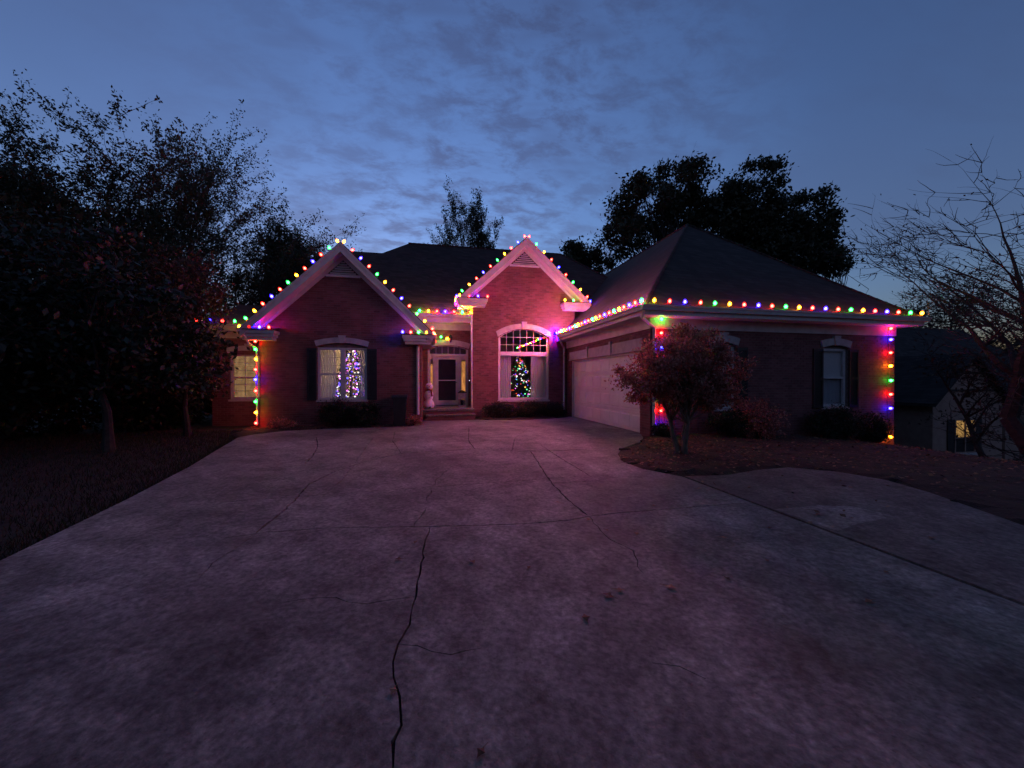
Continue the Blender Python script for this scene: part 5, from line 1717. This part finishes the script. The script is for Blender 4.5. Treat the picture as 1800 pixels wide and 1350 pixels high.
# ------------------------------------------------------------------ the neighbouring house
def neighbour():
    gz = -2.6
    t = thing('neighbour_house', (27.0, 16.0, gz), 'dim stucco house with dark roof on the lower lot beyond the garage', 'house')
    fY = 12.8
    f = front(fY)
    x0, x1 = onY(1640, 700, fY)[0], onY(1762, 700, fY)[0]
    c = (x0 + x1) / 2
    pk = onY(1700, 626, fY)[1]; ev = onY(1640, 702, fY)[1]
    part('wall', f.ext(MB(), [(x0, gz - 1), (x1, gz - 1), (x1, ev), (c, pk - 0.1), (x0, ev)], -4.5, 0), 'stucco', t)
    part('wall', MB().box(19.5, 36, 15.2, 22, gz - 1.5, 0.8), 'stucco', t)
    for z in (ev + 0.35, ev + 1.15):
        w = (pk - z) / (pk - ev) * (x1 - x0) / 2
        part('trim_board', f.bar(MB(), c - w + 0.08, c + w - 0.08, z, z + 0.09, 0.003, 0.05), 'bark', t)
    r_ = MB(); e = 0.35; s = (pk - ev) / ((x1 - x0) / 2)
    for sg in (-1, 1):
        a = c + sg * ((x1 - x0) / 2 + e)
        r_.prism([(a, fY - 0.3, ev - e * s), (c, fY - 0.3, pk), (c, 19, pk), (a, 19, ev - e * s)], (0, 0, 0.14))
    part('roof', r_, 'shingle', t)
    r_ = MB()
    A, Bp, Cc, D = (18.5, 14.8, 0.9), (36.8, 14.8, 0.9), (36.8, 22.6, 0.9), (18.5, 22.6, 0.9)
    r0, r1 = (23.0, 17.8, 4.75), (32.6, 17.8, 4.75)
    for p in ([A, Bp, r1, r0], [Bp, Cc, r1], [Cc, D, r0, r1], [D, A, r0]): r_.prism(p, (0, 0, -0.15))
    part('roof', r_, 'shingle', t)
    # window with a lit blind
    wx0, wx1 = onY(1677, 750, fY)[0], onY(1713, 750, fY)[0]
    wz1, wzm, wz0 = onY(1695, 737, fY)[1], onY(1695, 769, fY)[1], onY(1695, 796, fY)[1]
    fr = MB()
    for a, b in ((wx0, wx0 + 0.05), (wx1 - 0.05, wx1), ((wx0 + wx1) / 2 - 0.03, (wx0 + wx1) / 2 + 0.03)): f.bar(fr, a, b, wz0, wz1, 0.002, 0.06)
    for z in (wz0, wzm - 0.03, wz1 - 0.05): f.bar(fr, wx0 + 0.051, wx1 - 0.051, z, z + 0.05, 0.003, 0.058)
    w = part('window', fr, 'stucco', t)
    part('lit_blind', f.bar(MB(), wx0 + 0.05, wx1 - 0.05, wzm, wz1 - 0.05, 0.004, 0.02), 'lit_window_far', w)
    part('pane', f.bar(MB(), wx0 + 0.05, wx1 - 0.05, wz0 + 0.05, wzm - 0.03, 0.004, 0.02), 'black_plastic', w)
    for a in (wx0 - 0.42, wx1 + 0.02): part('shutter', f.bar(MB(), a, a + 0.4, wz0, wz1, 0.003, 0.04), 'shutter_paint', t)
    part('sill', f.bar(MB(), wx0 - 0.05, wx1 + 0.05, wz0 - 0.1, wz0 - 0.002, 0.003, 0.1), 'cast_stone', w)
    # lit porch windows farther along
    g = front(15.2)
    for px0, px1, py0, py1 in ((1772, 1776, 718, 752), (1783, 1790, 716, 756), (1794, 1812, 688, 712), (1795, 1812, 718, 745)):
        a, z1 = onY(px0, py0, 15.2); b, z0 = onY(px1, py1, 15.2)
        p = part('window', g.bar(MB(), a - 0.06, b + 0.06, z0 - 0.06, z1 + 0.06, 0.002, 0.03), 'bark', t)
        part('pane', g.bar(MB(), a, b, z0, z1, 0.031, 0.04), 'lit_porch_far', p)
    for px in (1765, 1800, 1830):
        a, z1 = onY(px, 690, 13.6)
        part('porch_post', MB().box(a - 0.09, a + 0.09, 13.5, 13.7, gz - 1, 0.75), 'stucco', t)
    part('porch_beam', MB().box(onY(1760, 690, 13.6)[0], 36, 13.45, 13.75, 0.75, 1.0), 'bark', t)


neighbour()


# ------------------------------------------------------------------ ground cover
def scatter_litter():
    rg = np.random.default_rng(5); P = []
    while len(P) < 4200:
        x, y = rg.uniform(3.5, 17), rg.uniform(2.5, 9.4)
        if x < 6.8 and y < 5.5 and not (rg.random() < 0.12 and y > 3.2 and x > 3.7): continue
        # inside the bed only
        if x < 3.55 + max(0, (y - 6.8)) * 0.95: continue
        if rg.random() > 0.35 + 0.65 * math.exp(-((x - 5.4) ** 2 + (y - 7.6) ** 2) / 6): continue
        P.append((x, y, ground_z(x, y) + 0.085 + rg.uniform(0, 0.03)))
    for _ in range(500):
        x = rg.uniform(-5.6, -0.6); y = rg.uniform(12.9, 13.75)
        P.append((x, y, -0.01 + rg.uniform(0.02, 0.05)))
    C = np.array(P); n = len(C)
    a = rg.uniform(0, 2 * math.pi, n); d = np.stack([np.cos(a), np.sin(a), rg.normal(0, 0.25, n)], 1); s = np.stack([-np.sin(a), np.cos(a), rg.normal(0, 0.35, n)], 1)
    L_ = rg.uniform(0.035, 0.085, n)[:, None]
    V = np.stack([C, C + d * L_ * 0.5 + s * L_ * 0.32, C + d * L_, C + d * L_ * 0.5 - s * L_ * 0.32], 1)
    V[:, :, 2] = np.maximum(V[:, :, 2], C[:, None, 2] - 0.015)
    tag(link('leaf_litter', quads_mesh('leaf_litter', V, 'litter_leaf')), 'fallen leaves strewn over the mulch beds', kind='stuff')
    # grass beside the drive
    n = 26000
    y = rg.uniform(0.5, 13.5, n); edge = np.interp(y, [0, 4.04, 5.78, 7.79, 10.8, 11.5, 13.5], [-3.42, -3.52, -3.77, -4.14, -4.84, -5.02, -5.7])
    x = edge - 0.03 - rg.random(n) ** 1.6 * 5.5
    z = np.full(n, -0.05)
    C = np.stack([x, y, z], 1); a = rg.uniform(0, 2 * math.pi, n)
    w = np.stack([np.cos(a), np.sin(a), np.zeros(n)], 1) * 0.006
    tip = np.stack([rg.normal(0, 0.025, n), rg.normal(0, 0.025, n), rg.uniform(0.04, 0.10, n)], 1)
    V = np.stack([C - w, C + w, C + tip], 1)
    tag(link('grass', quads_mesh('grass', V, 'grass', 3)), 'short dark grass along the driveway edge', kind='stuff')


scatter_litter()


def fallen_leaves():
    rnd = random.Random(12)
    pts = [(1035, 915), (1067, 934), (1120, 940), (1273, 947), (1350, 988), (1355, 930), (1150, 890), (980, 885), (930, 1000), (830, 990), (700, 985), (1090, 1040), (1070, 1050),
           (1030, 1090), (1530, 1060), (1560, 1008), (1280, 1020), (690, 1220), (845, 1330), (640, 790), (980, 780), (880, 775), (470, 780), (1440, 908), (1500, 915), (1395, 880), (1640, 950), (1230, 860), (1180, 1035), (730, 955)]
    for i, (px, py) in enumerate(pts):
        x, y = onG(px, py)
        if x > 3.8 and y > 5.3: continue
        z = 0.018 if x > 3.9 else 0.004
        L_ = rnd.uniform(0.05, 0.085)
        mb = MB(); n = 8
        rim = []
        for k in range(n):
            a = 2 * math.pi * k / n; r = (0.5 if k % 2 == 0 else 0.30) * (1.15 if k == 0 else 1)
            rim.append((r * math.cos(a), r * 0.75 * math.sin(a)))
        mb.v = [(0, 0, 0.012)] + [(p[0] * L_, p[1] * L_, 0.004 + 0.35 * abs(p[1]) * L_) for p in rim]
        mb.f = [(0, 1 + k, 1 + (k + 1) % n) for k in range(n)]
        mb.tube([(-0.3 * L_, 0, 0.01), (-0.95 * L_, 0.05 * L_, 0.006)], 0.0015, 3)
        o = link('fallen_leaf', mb.mesh('fallen_leaf', 'litter_leaf'), None, (x, y, z))
        o.rotation_euler = (rnd.uniform(-0.1, 0.1), rnd.uniform(-0.1, 0.1), rnd.uniform(0, 6.28))
        tag(o, 'small dry brown leaf lying on the concrete driveway', 'leaf', 'dry leaves scattered on the driveway')


fallen_leaves()


def far_woods():
    """far-off wood that closes the horizon all round, reads as one mass"""
    rg = np.random.default_rng(77); n = 34000
    a = rg.uniform(0, 2 * math.pi, n); r = rg.uniform(62, 82, n)
    top = 8.2 + 1.6 * np.sin(a * 9) + 1.1 * np.sin(a * 23 + 1) + 0.8 * np.sin(a * 51 + 2)
    z = -4.5 + (top + 4.5) * rg.random(n) ** 0.8
    C = np.stack([8 + r * np.cos(a), 6 + r * np.sin(a), z], 1)
    tag(link('far_woods', quads_mesh('far_woods', leaf_quads(C, 1.5, rg, 0.7), 'dark_leaf')), 'far dark wood along the horizon', kind='stuff')


far_woods()


# trees added unseen behind the viewer, to shade the near end of the drive
for i_, (x_, y_, h_, lab_) in enumerate(((-4.6, -3.2, 5.6, 'low shade tree added on the lawn side of the driveway mouth'), (6.5, -3.4, 5.6, 'low shade tree added on the far side of the parking pad'),
                                         (1.0, -6.4, 5.4, 'low shade tree added between driveway mouth and street'))):
    lean_ = (1.5, -2.2, 0.0)[i_]
    clump_tree('added_shade_tree', lab_, (x_, y_, -0.05), (x_ + lean_ * 0.4, y_ + 0.2, h_ * 0.55), [(x_ + lean_, y_ + 0.5, 4.75, 3.7, 2.7, 1.35)], 230, 0.55, 110, 0.30, 'dark_leaf', 130 + i_, r0=0.2,
               group='added shade trees behind the viewer', shell=0.0)
